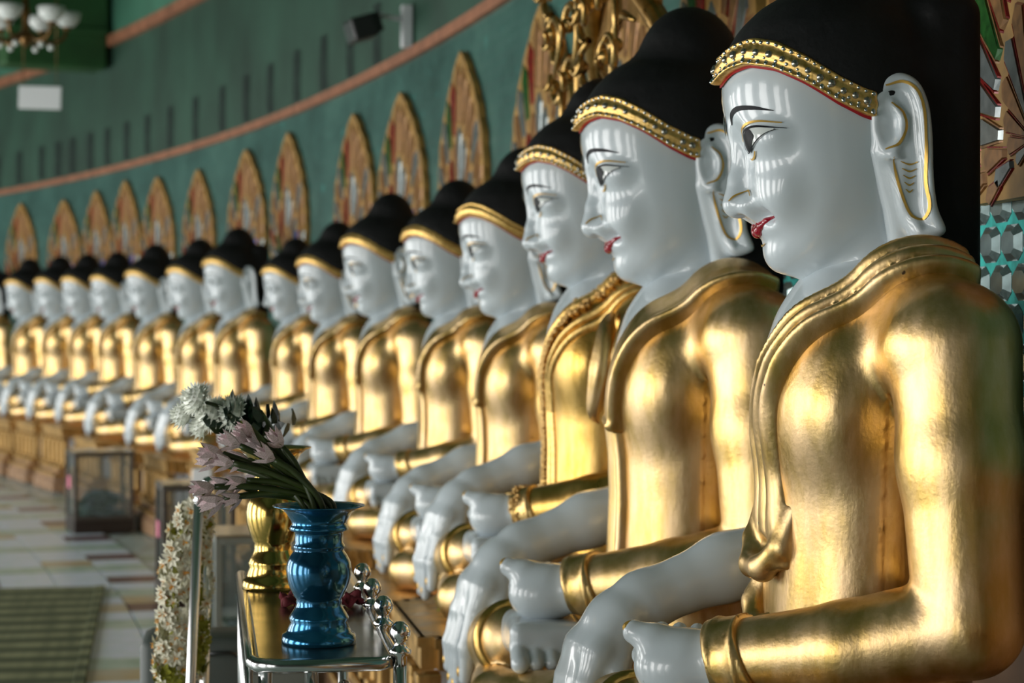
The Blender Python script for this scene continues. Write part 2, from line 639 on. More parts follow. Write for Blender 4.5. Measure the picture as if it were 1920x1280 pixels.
def sdf_mesh(fn, lo, hi, h, margin=1.6):
    B = 4
    lo = np.array(lo, float)
    nb = np.ceil((np.array(hi, float) - lo) / (B * h)).astype(int)
    cs = [lo[i] + (np.arange(nb[i]) + 0.5) * B * h for i in range(3)]
    G = np.meshgrid(*cs, indexing='ij')
    dc = fn([g.ravel() for g in G]).reshape(nb)
    sel = np.abs(dc) < B * h * 0.87 * margin
    n = nb * B + 1
    D = np.empty(n, np.float32)
    sg = np.where(dc > 0, 1.0, -1.0).astype(np.float32)
    D[:-1, :-1, :-1] = sg.repeat(B, 0).repeat(B, 1).repeat(B, 2)
    D[-1, :, :] = 1
    D[:, -1, :] = 1
    D[:, :, -1] = 1
    idx = np.argwhere(sel)
    off = np.stack(np.meshgrid(*[np.arange(B + 1)] * 3, indexing='ij'), -1).reshape(-1, 3)
    CH = 1500
    for s in range(0, len(idx), CH):
        I = (idx[s:s + CH, None, :] * B + off[None]).reshape(-1, 3)
        P = lo + I * h
        D[I[:, 0], I[:, 1], I[:, 2]] = fn([P[:, 0], P[:, 1], P[:, 2]])
    neg = D < 0
    cnt = np.zeros(n - 1, np.uint8)
    for dx in (0, 1):
        for dy in (0, 1):
            for dz in (0, 1):
                cnt += neg[dx:n[0] - 1 + dx, dy:n[1] - 1 + dy, dz:n[2] - 1 + dz]
    act = (cnt > 0) & (cnt < 8)
    C = np.argwhere(act)
    vid = np.full(n - 1, -1, np.int32)
    vid[C[:, 0], C[:, 1], C[:, 2]] = np.arange(len(C))
    corners = np.array([[x, y, z] for x in (0, 1) for y in (0, 1) for z in (0, 1)])
    dv = np.stack([D[C[:, 0] + c[0], C[:, 1] + c[1], C[:, 2] + c[2]] for c in corners], 1)
    acc = np.zeros((len(C), 3))
    num = np.zeros(len(C))
    for a in range(8):
        for b in range(a + 1, 8):
            if np.abs(corners[a] - corners[b]).sum() != 1:
                continue
            da, db = dv[:, a], dv[:, b]
            m = (da < 0) != (db < 0)
            t = np.where(m, da / np.where(m, da - db, 1), 0)
            pt = corners[a] + t[:, None] * (corners[b] - corners[a])
            acc += pt * m[:, None]
            num += m
    V = lo + (C + acc / num[:, None]) * h
    quads = []
    for ax in range(3):
        o1, o2 = [(1, 2), (2, 0), (0, 1)][ax]
        s0 = [slice(None)] * 3
        s1 = [slice(None)] * 3
        s0[ax] = slice(0, n[ax] - 1)
        s1[ax] = slice(1, n[ax])
        a, b = neg[tuple(s0)], neg[tuple(s1)]
        E_ = np.argwhere(a != b)
        ok = (E_[:, o1] > 0) & (E_[:, o2] > 0) & (E_[:, o1] < n[o1] - 1) & (E_[:, o2] < n[o2] - 1)
        E_ = E_[ok]
        fl = a[E_[:, 0], E_[:, 1], E_[:, 2]]
        q = []
        for (i1, i2) in ((-1, -1), (0, -1), (0, 0), (-1, 0)):
            K = E_.copy()
            K[:, o1] += i1
            K[:, o2] += i2
            q.append(vid[K[:, 0], K[:, 1], K[:, 2]])
        q = np.stack(q, 1)
        q[~fl] = q[~fl][:, ::-1]
        quads.append(q)
    Q = np.concatenate(quads)
    Q = Q[(Q >= 0).all(1)]
    # pull the vertices onto the surface
    for it in range(2):
        e = h * 0.4
        X = [V[:, 0], V[:, 1], V[:, 2]]
        d0 = fn(X)
        g = np.stack([fn([X[0] + (e if k == 0 else 0), X[1] + (e if k == 1 else 0), X[2] + (e if k == 2 else 0)]) - d0 for k in range(3)], 1) / e
        gn = np.linalg.norm(g, axis=1)
        st = np.clip(d0 / np.maximum(gn, 0.3), -0.6 * h, 0.6 * h) / np.maximum(gn, 1e-6)
        V = V - g * st[:, None]
    return V, Q


F0 = 0.33          # face height (hairline to chin) of a statue at scale 1
SEAT = -3.05       # seat plane in face heights below the chin


def to_local(V):
    return np.stack([V[:, 0] * F0, -V[:, 1] * F0, (V[:, 2] - SEAT) * F0], 1)


def sdf_object(name, fn, lo, hi, h, mat, margin=1.6):
    V, Q = sdf_mesh(fn, lo, hi, h, margin)
    V = to_local(V)
    Q = Q[:, ::-1]
    me = bpy.data.meshes.new(name)
    me.vertices.add(len(V))
    me.vertices.foreach_set('co', V.astype(np.float32).ravel())
    me.loops.add(len(Q) * 4)
    me.loops.foreach_set('vertex_index', Q.astype(np.int32).ravel())
    me.polygons.add(len(Q))
    me.polygons.foreach_set('loop_start', np.arange(0, len(Q) * 4, 4, dtype=np.int32))
    me.polygons.foreach_set('use_smooth', np.ones(len(Q), bool))
    me.update(calc_edges=True)
    me.validate()
    me.materials.append(MATS[mat])
    return me


# ---- head
hz = [-0.10, -0.05, 0.0, 0.06, 0.12, 0.2, 0.3, 0.45, 0.6, 0.75, 0.9, 1.0, 1.15, 1.3, 1.42, 1.52]
HW = tab(hz, [.02, .12, .21, .285, .33, .375, .415, .455, .475, .485, .49, .49, .48, .43, .32, .05], 0.07)
HF = tab(hz, [.10, .18, .25, .305, .325, .345, .39, .435, .48, .545, .575, .575, .54, .44, .30, .02], 0.06)
HB = tab(hz, [-.06, -.12, -.20, -.30, -.38, -.46, -.53, -.56, -.58, -.62, -.64, -.65, -.62, -.54, -.40, -.12], 0.08)
HC = tab([-.1, .3, .8, 1.5], [.04, .0, -.05, -.05], 0.2)


def head_sdf(p):
    l, f, z = p
    d = loft(p, HW, HF, HB, HC, 2.25)
    d = np.maximum(d, np.maximum(z - 1.54, -0.11 - z))
    al = np.abs(l)
    pa = [al, f, z]
    # eye hollows beside the bridge, brow swelling, cheeks
    d = smax(d, -ell(pa, (0.15, 0.575, 0.60), (0.085, 0.10, 0.115)), 0.10)
    d = smin(d, ell(pa, (0.245, 0.345, 0.675), (0.15, 0.115, 0.10)), 0.07)
    d = smin(d, ell(pa, (0.20, 0.30, 0.40), (0.16, 0.115, 0.15)), 0.12)
    # nose
    d = smin(d, chain(p, [(0, 0.490, 0.76), (0, 0.478, 0.62), (0, 0.488, 0.47), (0, 0.496, 0.345)], [0.045, 0.042, 0.056, 0.082], 0.03), 0.07)
    d = smin(d, ell(pa, (0.092, 0.395, 0.325), (0.070, 0.105, 0.070)), 0.045)
    d = smax(d, -ell(pa, (0.055, 0.47, 0.258), (0.030, 0.045, 0.024)), 0.02)
    # mouth mounds, chin
    d = smin(d, ell(p, (0, 0.335, 0.275), (0.165, 0.075, 0.040)), 0.05)
    d = smin(d, ell(pa, (0.165, 0.265, 0.255), (0.045, 0.06, 0.05)), 0.05)
    d = smin(d, ell(p, (0, 0.312, 0.195), (0.13, 0.075, 0.05)), 0.05)
    d = smax(d, -ell(pa, (0.195, 0.385, 0.272), (0.05, 0.085, 0.032)), 0.06)
    d = smax(d, -ell(p, (0, 0.420, 0.118), (0.12, 0.065, 0.028)), 0.05)
    d = smin(d, ell(p, (0, 0.235, 0.065), (0.15, 0.105, 0.10)), 0.09)
    # neck
    d = smin(d, cone(p, (0, -0.24, 0.30), (0, -0.27, -0.55), 0.33, 0.34), 0.05)
    return d


ear_out = [(-.145, .70), (-.125, .88), (-.18, .98), (-.29, 1.01), (-.38, .96), (-.43, .84), (-.45, .66), (-.455, .46), (-.475, .30), (-.52, .17), (-.44, .12), (-.36, .125), (-.30, .22), (-.255, .38), (-.21, .54)]


def poly_sdf(x, y, poly):
    n = len(poly)
    d = np.full(x.shape, 1e9)
    ins = np.zeros(x.shape, bool)
    j = n - 1
    for i in range(n):
        ax, ay = poly[i]
        bx, by = poly[j]
        ex, ey = bx - ax, by - ay
        t = np.clip(((x - ax) * ex + (y - ay) * ey) / (ex * ex + ey * ey), 0, 1)
        d = np.minimum(d, (x - ax - t * ex) ** 2 + (y - ay - t * ey) ** 2)
        c = ((ay > y) != (by > y)) & (x < (bx - ax) * (y - ay) / (by - ay + 1e-12) + ax)
        ins ^= c
        j = i
    d = np.sqrt(d)
    return np.where(ins, -d, d)


_eo = [(v.x, v.y) for v in smooth_curve([(a, b, 0) for a, b in ear_out + ear_out[:1]], 4)[:-1]]


def ear_l(f, z):
    return 0.455 + 0.26 * np.clip(-f - 0.16, 0, 0.5) - 0.10 * np.clip(0.35 - z, 0, 0.4) - 0.10 * np.clip(z - .8, 0, .3)


def ear_sdf(p):
    l, f, z = p
    e2 = poly_sdf(f, z, _eo)
    lc = ear_l(f, z)
    q = np.abs(l - lc) - 0.035
    d = smax(e2 + 0.01, q, 0.03)
    # raised helix rim following the outline, open at the cheek
    rim = np.sqrt((e2 + 0.045) ** 2 + (l - lc - 0.035) ** 2) - 0.034
    front = np.maximum(f + 0.20, 0.60 - z)
    rim = smax(rim, np.where(z > 0.55, -1.0, f + 0.33), 0.05)
    d = smin(d, rim, 0.03)
    # inner fold and bowl
    d = smin(d, chain([l - lc + 0.45, f, z], [(0.49, -.235, .84), (0.49, -.29, .76), (0.49, -.285, .66), (0.49, -.225, .58)], [.022, .028, .028, .022]), 0.03)
    d = smax(d, -ell([l - lc, f, z], (0.075, -.205, .72), (0.055, .055, .11)), 0.03)
    # stretched lobe with a shallow trough
    d = smax(d, -ell([l - lc, f + 0.0, z], (0.075, -.36, .40), (0.06, .05, .16)), 0.04)
    # joined to the head along the cheek
    d = smin(d, chain(p, [(0.45, -.22, .95), (0.44, -.19, .6), (0.41, -.28, .3), (0.37, -.34, .10), (0.34, -.36, -.02)], [.05, .06, .065, .085, .09]), 0.05)
    return d


ZLOW = tab([-180, -110, -103, -95, -80, -60, -45, -30, -18, -6, 0, 6, 18, 30, 45, 60, 80, 95, 103, 110, 180],
           [.76, .76, .765, .785, .85, .965, 1.035, 1.065, 1.045, 1.0, .99, 1.0, 1.045, 1.065, 1.035, .965, .85, .785, .765, .76, .76], 4)


def phi_of(l, f):
    return np.degrees(np.arctan2(l, f + 0.05))


def skull_sdf(p):
    return np.maximum(loft(p, HW, HF, HB, HC, 2.25), p[2] - 1.54)


def band_sdf(p):
    l, f, z = p
    ph = phi_of(l, f)
    zl = ZLOW(ph)
    wd = 0.155 - 0.02 * np.clip(np.abs(ph) / 100, 0, 1)
    d = skull_sdf(p)
    s = (z - zl) / wd
    T = 0.042 + 0.012 * np.exp(-((s - 0.5) / 0.16) ** 2) + 0.014 * np.exp(-((s - 0.06) / 0.07) ** 2) + 0.014 * np.exp(-((s - 0.94) / 0.07) ** 2)
    d = smax(d - T, -(d + 0.03), 0.01)
    d = smax(d, (zl - z) * 0.85, 0.02)
    d = smax(d, (z - zl - wd) * 0.85, 0.02)
    d = smax(d, (np.abs(ph) - 103) / 57.0 * 0.45, 0.03)
    return d


def hair_sdf(p):
    l, f, z = p
    ph = phi_of(l, f)
    zl = ZLOW(ph)
    dome = ell(p, (0, -0.08, 0.94), (0.515, 0.63, 0.63))
    d = smin(skull_sdf(p) - 0.018, dome, 0.08)
    cut = (zl + 0.11 - z) * 0.85
    cut = np.where(np.abs(ph) > 108, np.where(z > 0.80, np.minimum(cut, -0.06), f + 0.44), cut)
    d = smax(d, cut, 0.03)
    # crown knob
    d = smin(d, ell(p, (0, -0.17, 1.42), (0.335, 0.36, 0.43)), 0.07)
    # straight mass down the back
    back = rbox(p, (0, -0.58, 0.62), (0.42, 0.19, 0.86), 0.15)
    d = smin(d, back, 0.10)
    return d


# ---- body
tz = [-2.9, -2.4, -2.0, -1.5, -1.1, -0.7, -0.45, -0.25, -0.10, 0.02, 0.12]
TW = tab(tz, [.84, .74, .68, .67, .71, .77, .78, .66, .44, .26, .16], 0.15)
TF = tab(tz, [.34, .33, .32, .30, .31, .33, .315, .26, .17, .07, .03], 0.12)
TB = tab(tz, [-.74, -.74, -.72, -.70, -.72, -.74, -.74, -.70, -.60, -.50, -.42], 0.15)
TC = tab([-3, .2], [-.15, -.15], 0)


def torso_sdf(p):
    d = loft(p, TW, TF, TB, TC, 2.35)
    d = smax(d, np.maximum(p[2] - 0.04, -2.95 - p[2]), 0.1)
    pa = [np.abs(p[0]), p[1], p[2]]
    d = smin(d, chain(pa, [(0.12, -.28, -.15), (0.55, -.36, -.23), (0.92, -.42, -.42)], [.22, .265, .31], 0.1), 0.14)
    # breast swelling
    d = smin(d, ell(pa, (0.34, .11, -.78), (0.34, .17, .26)), 0.18)
    return d


ELB = (1.12, -0.49, -1.80)
WRI = (0.50, 0.60, -2.06)


def larm_sdf(p):
    u = chain(p, [(0.95, -.46, -.43), (1.02, -.475, -1.0), ELB], [.335, .305, .272], 0.1)
    fa = chain(p, [ELB, (0.85, .06, -1.96), WRI], [.255, .24, .195], 0.05)
    return smin(u, fa, 0.05)


EDGE = tab([.35, .12, -.1, -.4, -.68, -.9, -1.1, -1.3, -3.2], [.68, .64, .55, .36, .10, -.28, -.72, -1.4, -3.2], 0.08)


def robe_base(p):
    t = torso_sdf(p) - 0.025
    return smin(t, larm_sdf(p), 0.028)


def robe_sdf(p):
    l, f, z = p
    d = robe_base(p)
    d = smax(d, (EDGE(z) - l) * 0.72, 0.03)
    d = smax(d, -2.62 - z, 0.05)
    return d


RIDGE_A = tab([.3, 0, -.34, -.72, -1.12, -1.5, -1.75], [1.25, .95, .68, .44, .33, .38, .40], 0.1)
RIDGE_B = tab([.3, -.04, -.37, -.67, -.95, -1.2], [1.25, .95, .70, .50, .36, .30], 0.1)
LEFT_A = tab([.35, .12, -.1, -.4, -.66, -.9, -1.2, -1.75], [.64, .60, .51, .32, .06, -.16, -.22, -.14], 0.1)
LEFT_B = tab([.35, .12, -.1, -.4, -.66, -.9, -1.2], [.64, .60, .51, .32, .06, -.22, -.36], 0.1)


def sash_a(p):
    """pleated shoulder cloth: three ridges that run down the chest and end in a rolled curl"""
    l, f, z = p
    b = torso_sdf(p) - 0.025
    le, lr = LEFT_A(z), RIDGE_A(z)
    s = np.clip((l - le) / np.maximum(lr - le, 0.05), 0, 1)
    lean = np.clip((z + 1.7) / 1.2, 0.25, 1)
    T = 0.016 + 0.072 * np.abs(np.sin(PI * (3.0 * s + 0.0))) ** 0.55 * lean * np.clip(s * 5 + .15, 0, 1)
    T = T + 0.03 * np.exp(-((z + 1.42) / 0.18) ** 2)
    d = smax(b - T, -(b + 0.03), 0.01)
    d = smax(d, (le - l) * 0.72, 0.03)
    d = smax(d, (l - lr) * 0.80, 0.04)
    d = smax(d, -1.62 - z, 0.03)
    d = smax(d, -(f + 0.62), 0.03)
    # rolled end
    roll = chain(p, [(-.20, .31, -1.30), (-.14, .37, -1.50), (.02, .41, -1.62), (.20, .39, -1.62), (.34, .31, -1.50), (.38, .25, -1.30)], [.05, .07, .075, .075, .065, .04], 0.03)
    d = smin(d, roll, 0.04)
    d = smax(d, -ell(p, (.12, .45, -1.50), (.13, .10, .055)), 0.03)
    # small flap beneath the roll
    flap = chain(p, [(-.20, .29, -1.66), (-.22, .34, -1.86), (-.08, .37, -2.00), (.10, .32, -1.90)], [.06, .09, .085, .03], 0.04)
    d = smin(d, flap, 0.03)
    d = smax(d, -ell(p, (-.05, .45, -1.78), (.07, .08, .06)), 0.03)
    return d


def sash_b(p):
    """flat folded shoulder cloth ending in a straight hem, narrow pleats hanging below it"""
    l, f, z = p
    b = torso_sdf(p) - 0.025
    le, lr = LEFT_B(z), RIDGE_B(z)
    T = 0.03 + 0.03 * np.clip((l - le) / .25, 0, 1) + 0.028 * np.exp(-((l - lr + 0.035) / 0.035) ** 2) + 0.02 * np.exp(-((z + 1.0 + 0.05 * l) / 0.03) ** 2)
    d = smax(b - T, -(b + 0.03), 0.01)
    d = smax(d, (le - l) * 0.72, 0.03)
    d = smax(d, (l - lr) * 0.80, 0.025)
    d = smax(d, -1.02 - 0.1 * l - z, 0.02)
    d = smax(d, -(f + 0.62), 0.03)
    T2 = 0.028 + 0.018 * np.abs(np.sin(l * 36.0)) ** 0.7 + 0.02 * np.exp(-((l - .27) / .025) ** 2)
    e = smax(b - T2, -(b + 0.03), 0.01)
    e = smax(e, (np.abs(l - 0.0) - 0.30) * 0.9, 0.02)
    e = smax(e, np.maximum(z + 0.96, -2.35 - z), 0.02)
    e = smax(e, -f, 0.02)
    return np.minimum(d, e)


def sash_c(p):
    """two raised piped ridges of the jewelled robe"""
    l, f, z = p
    b = torso_sdf(p) - 0.025
    d = None
    for off in (0.10, 0.34, 0.48):
        le = LEFT_B(z) + off + 0.12 * np.clip(-z - .6, 0, 1.5)
        q = np.sqrt(b * b + ((l - le) * 0.75) ** 2) - (0.055 if off < 0.2 else 0.032)
        d = q if d is None else smin(d, q, 0.02)
    d = smax(d, -2.25 - z, 0.02)
    d = smax(d, -(f + 0.62), 0.03)
    return d


def skin_body_sdf(p):
    l, f, z = p
    d = torso_sdf(p)
    d = smin(d, cone(p, (0, -0.26, 0.12), (0, -0.27, -0.45), 0.325, 0.34), 0.05)
    d = smax(d, (l - EDGE(z) - 0.16) * 0.72, 0.02)
    d = smax(d, -1.6 - z, 0.02)
    # bare right arm, hand laid over the shin with the fingers hanging
    arm = chain(p, [(-0.93, -.42, -.42), (-1.08, -.40, -1.0), (-1.15, -.26, -1.58)], [.30, .25, .205], 0.1)
    fa = chain(p, [(-1.15, -.26, -1.58), (-1.09, .40, -1.77), (-1.02, .90, -1.96), (-.99, 1.10, -2.08)], [.205, .19, .165, .155], 0.10)
    d = smin(d, smin(arm, fa, 0.06), 0.06)
    offs = [-.16, -.075, .02, .16]
    tipz = [-2.84, -2.95, -2.98, -2.88]
    for k in range(4):
        o = offs[k]
        b = -o * 0.30
        palm = chain(p, [(-.99 + o * .55, 1.06 + b * .4, -2.06), (-.97 + o * .9, 1.21 + b * .8, -2.24), (-.965 + o, 1.29 + b, -2.42)], [.135, .110, .088], 0.05)
        d = smin(d, palm, 0.07)
        fin = chain(p, [(-.965 + o, 1.29 + b, -2.42), (-.965 + o * 1.05, 1.355 + b, -2.66), (-.965 + o * 1.12, 1.375 + b, tipz[k])], [.086, .074, .050], 0.03)
        d = smin(d, fin, 0.014)
    th = chain(p, [(-.86, 1.02, -2.12), (-.775, 1.08, -2.34), (-.755, 1.12, -2.58)], [.09, .075, .052], 0.03)
    d = smin(d, th, 0.04)
    return d


def lhand_sdf(p):
    d = chain(p, [(0.53, .56, -2.05), (0.40, .80, -2.10), (0.20, .93, -2.13)], [.165, .165, .12], 0.05)
    d = smin(d, ell(p, (0.36, .89, -2.12), (0.20, .21, .185)), 0.06)
    for k in range(4):
        ff = 0.70 + 0.095 * k
        c = chain(p, [(0.22, ff, -2.11), (-.06, ff + .02, -2.13), (-.26 - .04 * (k % 3), ff - .02, -2.03)], [.07, .06, .045], 0.02)
        d = smin(d, c, 0.025)
    th = chain(p, [(0.42, .84, -2.05), (0.36, .98, -2.00), (0.30, 1.09, -1.95)], [.13, .10, .065], 0.03)
    d = smin(d, th, 0.035)
    return d


def foot_sdf(p):
    d = chain(p, [(-.20, 1.04, -2.48), (.18, .92, -2.42), (.50, .86, -2.44)], [.175, .165, .14], 0.05)
    d = smin(d, rbox(p, (.30, .86, -2.40), (.36, .25, .12), .07), 0.06)
    for k in range(5):
        ff = 1.05 - .105 * k
        c = chain(p, [(.56, ff, -2.44), (.74 - .02 * k, ff, -2.53)], [.058, .052 if k else .062], 0)
        d = smin(d, c, 0.012)
    return d


def legs_sdf(p):
    lt = chain(p, [(0.40, -.25, -2.72), (1.14, .72, -2.78)], [.36, .27], 0)
    ls = chain(p, [(1.14, .72, -2.78), (0.35, 1.16, -2.84), (-.5, 1.12, -2.86)], [.27, .215, .18], 0.05)
    rt = chain(p, [(-0.40, -.25, -2.72), (-1.14, .74, -2.74)], [.36, .27], 0)
    rs = chain(p, [(-1.14, .74, -2.74), (-.60, 1.06, -2.58), (-.10, 1.03, -2.49)], [.27, .255, .235], 0.05)
    d = smin(smin(lt, rt, 0.2), smin(ls, rs, 0.03), 0.06)
    d = smin(d, rbox(p, (0, .35, -2.88), (1.0, .60, .16), .1), 0.12)
    d = smax(d, SEAT - p[2] + 0.003, 0.02)
    return d


def ankle_sdf(p):
    a, b = np.array([-.42, 1.05, -2.55]), np.array([-.06, 1.03, -2.485])
    d = chain(p, [tuple(a), tuple(b)], [.262, .262], 0)
    ax = (b - a) / np.linalg.norm(b - a)
    t = (p[0] - b[0]) * ax[0] + (p[1] - b[1]) * ax[1] + (p[2] - b[2]) * ax[2]
    d = d - 0.018 * np.exp(-((t + 0.045) / 0.03) ** 2) - 0.012 * np.exp(-((t + 0.13) / 0.02) ** 2)
    return smax(d, np.maximum(t, -t - 0.32), 0.02)


def cuff_sdf(p):
    a, b = np.array([0.85, .08, -1.96]), np.array(WRI)
    ax = (b - a) / np.linalg.norm(b - a)
    t = (p[0] - b[0]) * ax[0] + (p[1] - b[1]) * ax[1] + (p[2] - b[2]) * ax[2]
    e = b + ax * 0.2
    d = chain(p, [tuple(a), tuple(e)], [.255, .205], 0)
    d = d - 0.016 * np.exp(-((t + 0.10) / 0.02) ** 2) - 0.012 * np.exp(-((t - 0.05) / 0.02) ** 2)
    skew = t - 0.28 * (p[2] - b[2])
    return smax(d, np.maximum(skew - 0.06, -skew - 0.16), 0.015)


def surf_f(l, z):
    """how far forward the face reaches at (l, z)"""
    fs = np.linspace(0.62, 0.0, 250)
    d = head_sdf([np.full(250, float(l)), fs, np.full(250, float(z))])
    return float(fs[np.argmax(d < 0)])


def lip_path(pts):
    return [(l, surf_f(l, z) - 0.006, z) for l, z in pts]


_LL = [(-.172, .268), (-.14, .246), (-.10, .220), (-.05, .198), (0, .190), (.05, .198), (.10, .220), (.14, .246), (.172, .268)]
_LU = [(-.172, .269), (-.13, .248), (-.08, .232), (-.03, .226), (0, .220), (.03, .226), (.08, .232), (.13, .248), (.172, .269)]
_LL, _LU = lip_path(_LL), lip_path(_LU)


def lips_sdf(p):
    d = chain(p, _LL, [.006, .014, .022, .030, .033, .030, .022, .014, .006], 0.012)
    u = chain(p, _LU, [.006, .009, .012, .014, .012, .014, .012, .009, .006], 0.006)
    return smin(d, u, 0.006)


# ---- the mesh library: fine meshes for the near statues, coarse ones for the far
LIB = {}


def build_lib(q, hh, hb):
    L = {}
    L['head'] = sdf_object('head', head_sdf, (-.62, -.72, -.62), (.62, .66, 1.6), hh, 'white_enamel')
    L['ear'] = sdf_object('ear', ear_sdf, (.20, -.64, -.16), (.74, -.04, 1.12), hh * 0.85, 'white_enamel')
    L['hair'] = sdf_object('hair', hair_sdf, (-.66, -.88, -.34), (.66, .68, 1.95), hh * 1.7, 'hair_black')
    L['headband'] = sdf_object('headband', band_sdf, (-.62, -.5, .66), (.62, .72, 1.32), hh * 0.8, 'gold_band')
    L['lips'] = sdf_object('lips', lips_sdf, (-.24, .2, .1), (.24, .46, .34), hh * 0.45, 'red_paint')
    L['body'] = sdf_object('body', skin_body_sdf, (-1.6, -.85, -3.1), (.8, 1.6, .3), hb, 'white_enamel')
    L['robe'] = sdf_object('robe', robe_sdf, (-1.1, -.9, -2.7), (1.55, .95, .35), hb, 'gold_leaf')
    L['legs'] = sdf_object('lower_robe', legs_sdf, (-1.8, -.75, -3.2), (1.8, 1.5, -2.1), hb * 1.6, 'gold_leaf')
    L['hand'] = sdf_object('left_hand', lhand_sdf, (-.45, .3, -2.4), (.8, 1.35, -1.8), hb * 0.85, 'white_enamel')
    L['foot'] = sdf_object('right_foot', foot_sdf, (-.5, .5, -2.75), (.9, 1.35, -2.15), hb, 'white_enamel')
    L['ankle'] = sdf_object('ankle_band', ankle_sdf, (-.9, .6, -2.95), (.4, 1.5, -2.1), hb, 'gold_deep')
    L['cuff'] = sdf_object('sleeve_cuff', cuff_sdf, (.15, .0, -2.5), (1.1, 1.1, -1.6), hb * 0.85, 'gold_leaf')
    if q == 'hi':
        L['sash_a'] = sdf_object('sash', sash_a, (-.55, -.8, -2.2), (1.3, .8, .4), hb * 0.8, 'gold_leaf')
        L['sash_b'] = sdf_object('sash', sash_b, (-.55, -.8, -2.5), (1.3, .8, .4), hb * 0.8, 'gold_leaf')
        L['sash_c'] = sdf_object('sash', sash_c, (-.55, -.8, -2.5), (1.3, .8, .4), hb * 0.8, 'gold_band')
    else:
        L['sash_b'] = sdf_object('sash', sash_b, (-.55, -.8, -2.5), (1.3, .8, .4), hb, 'gold_leaf')
    LIB[q] = L


build_lib('hi', 0.0125, 0.0175)
build_lib('lo', 0.028, 0.042)


def mesh_bvh(me):
    vs = [v.co.copy() for v in me.vertices]
    return BVHTree.FromPolygons(vs, [tuple(p.vertices) for p in me.polygons])


HEAD_BVH = mesh_bvh(LIB['hi']['head'])
EAR_BVH = mesh_bvh(LIB['hi']['ear'])
BAND_BVH = mesh_bvh(LIB['hi']['headband'])


def loc3(l, f, z):
    return Vector((l * F0, -f * F0, (z - SEAT) * F0))


def face_hit(l, z, off=0.004):
    """a point of the face seen from the front"""
    h = HEAD_BVH.ray_cast(loc3(l, 2.0, z), Vector((0, 1, 0)))
    return h[0] + h[1] * off * F0 if h[0] else loc3(l, .4, z)


def ear_hit(f, z, off=0.006):
    h = EAR_BVH.ray_cast(loc3(2.0, f, z), Vector((-1, 0, 0)))
    if h[0] is None:
        return loc3(float(ear_l(np.array(f), np.array(z))) + .04, f, z)
    return h[0] + h[1] * off * F0


def neck_hit(ang, z, off=0.006):
    dvec = Vector((math.sin(ang), -math.cos(ang), 0))
    c = loc3(0, -.25, z)
    h = HEAD_BVH.ray_cast(c + dvec * 1.0 * F0, -dvec)
    return h[0] + h[1] * off * F0


def ribbon_mesh(name, pts2, widths, hit, mat, n=6, rows=3):
    """a painted stroke laid on a surface: pts2 in the surface's 2-D view"""
    P = smooth_curve([(a, b, 0) for a, b in pts2], n)
    m = len(P)
    ws = np.interp(np.linspace(0, 1, m), np.linspace(0, 1, len(widths)), widths)
    verts, faces = [], []
    for i, p in enumerate(P):
        t = (P[min(i + 1, m - 1)] - P[max(i - 1, 0)]).normalized()
        nrm = Vector((-t.y, t.x, 0))
        for r in range(rows):
            s = (r / (rows - 1) - 0.5)
            q = p + nrm * s * ws[i]
            verts.append(hit(q.x, q.y))
    for i in range(m - 1):
        for r in range(rows - 1):
            a = i * rows + r
            faces.append((a, a + 1, a + rows + 1, a + rows))
    me = bpy.data.meshes.new(name)
    me.from_pydata([tuple(v) for v in verts], [], faces)
    me.update()
    me.materials.append(MATS[mat])
    me.polygons.foreach_set('use_smooth', [True] * len(me.polygons))
    return me


def patch_mesh(name, lower, upper, hit, mat, off, n=24, m=6):
    lo = smooth_curve([(a, b, 0) for a, b in lower], 10)
    up = smooth_curve([(a, b, 0) for a, b in upper], 10)
    xs = np.linspace(lower[0][0], lower[-1][0], n)
    zl = np.interp(xs, [p.x for p in lo], [p.y for p in lo])
    zu = np.interp(xs, [p.x for p in up], [p.y for p in up])
    verts, faces = [], []
    for i in range(n):
        for k in range(m):
            verts.append(hit(xs[i], zl[i] + (zu[i] - zl[i]) * k / (m - 1), off))
    for i in range(n - 1):
        for k in range(m - 1):
            a = i * m + k
            faces.append((a, a + m, a + m + 1, a + 1))
    me = bpy.data.meshes.new(name)
    me.from_pydata([tuple(v) for v in verts], [], faces)
    me.update()
    me.materials.append(MATS[mat])
    me.polygons.foreach_set('use_smooth', [True] * len(me.polygons))
    return me


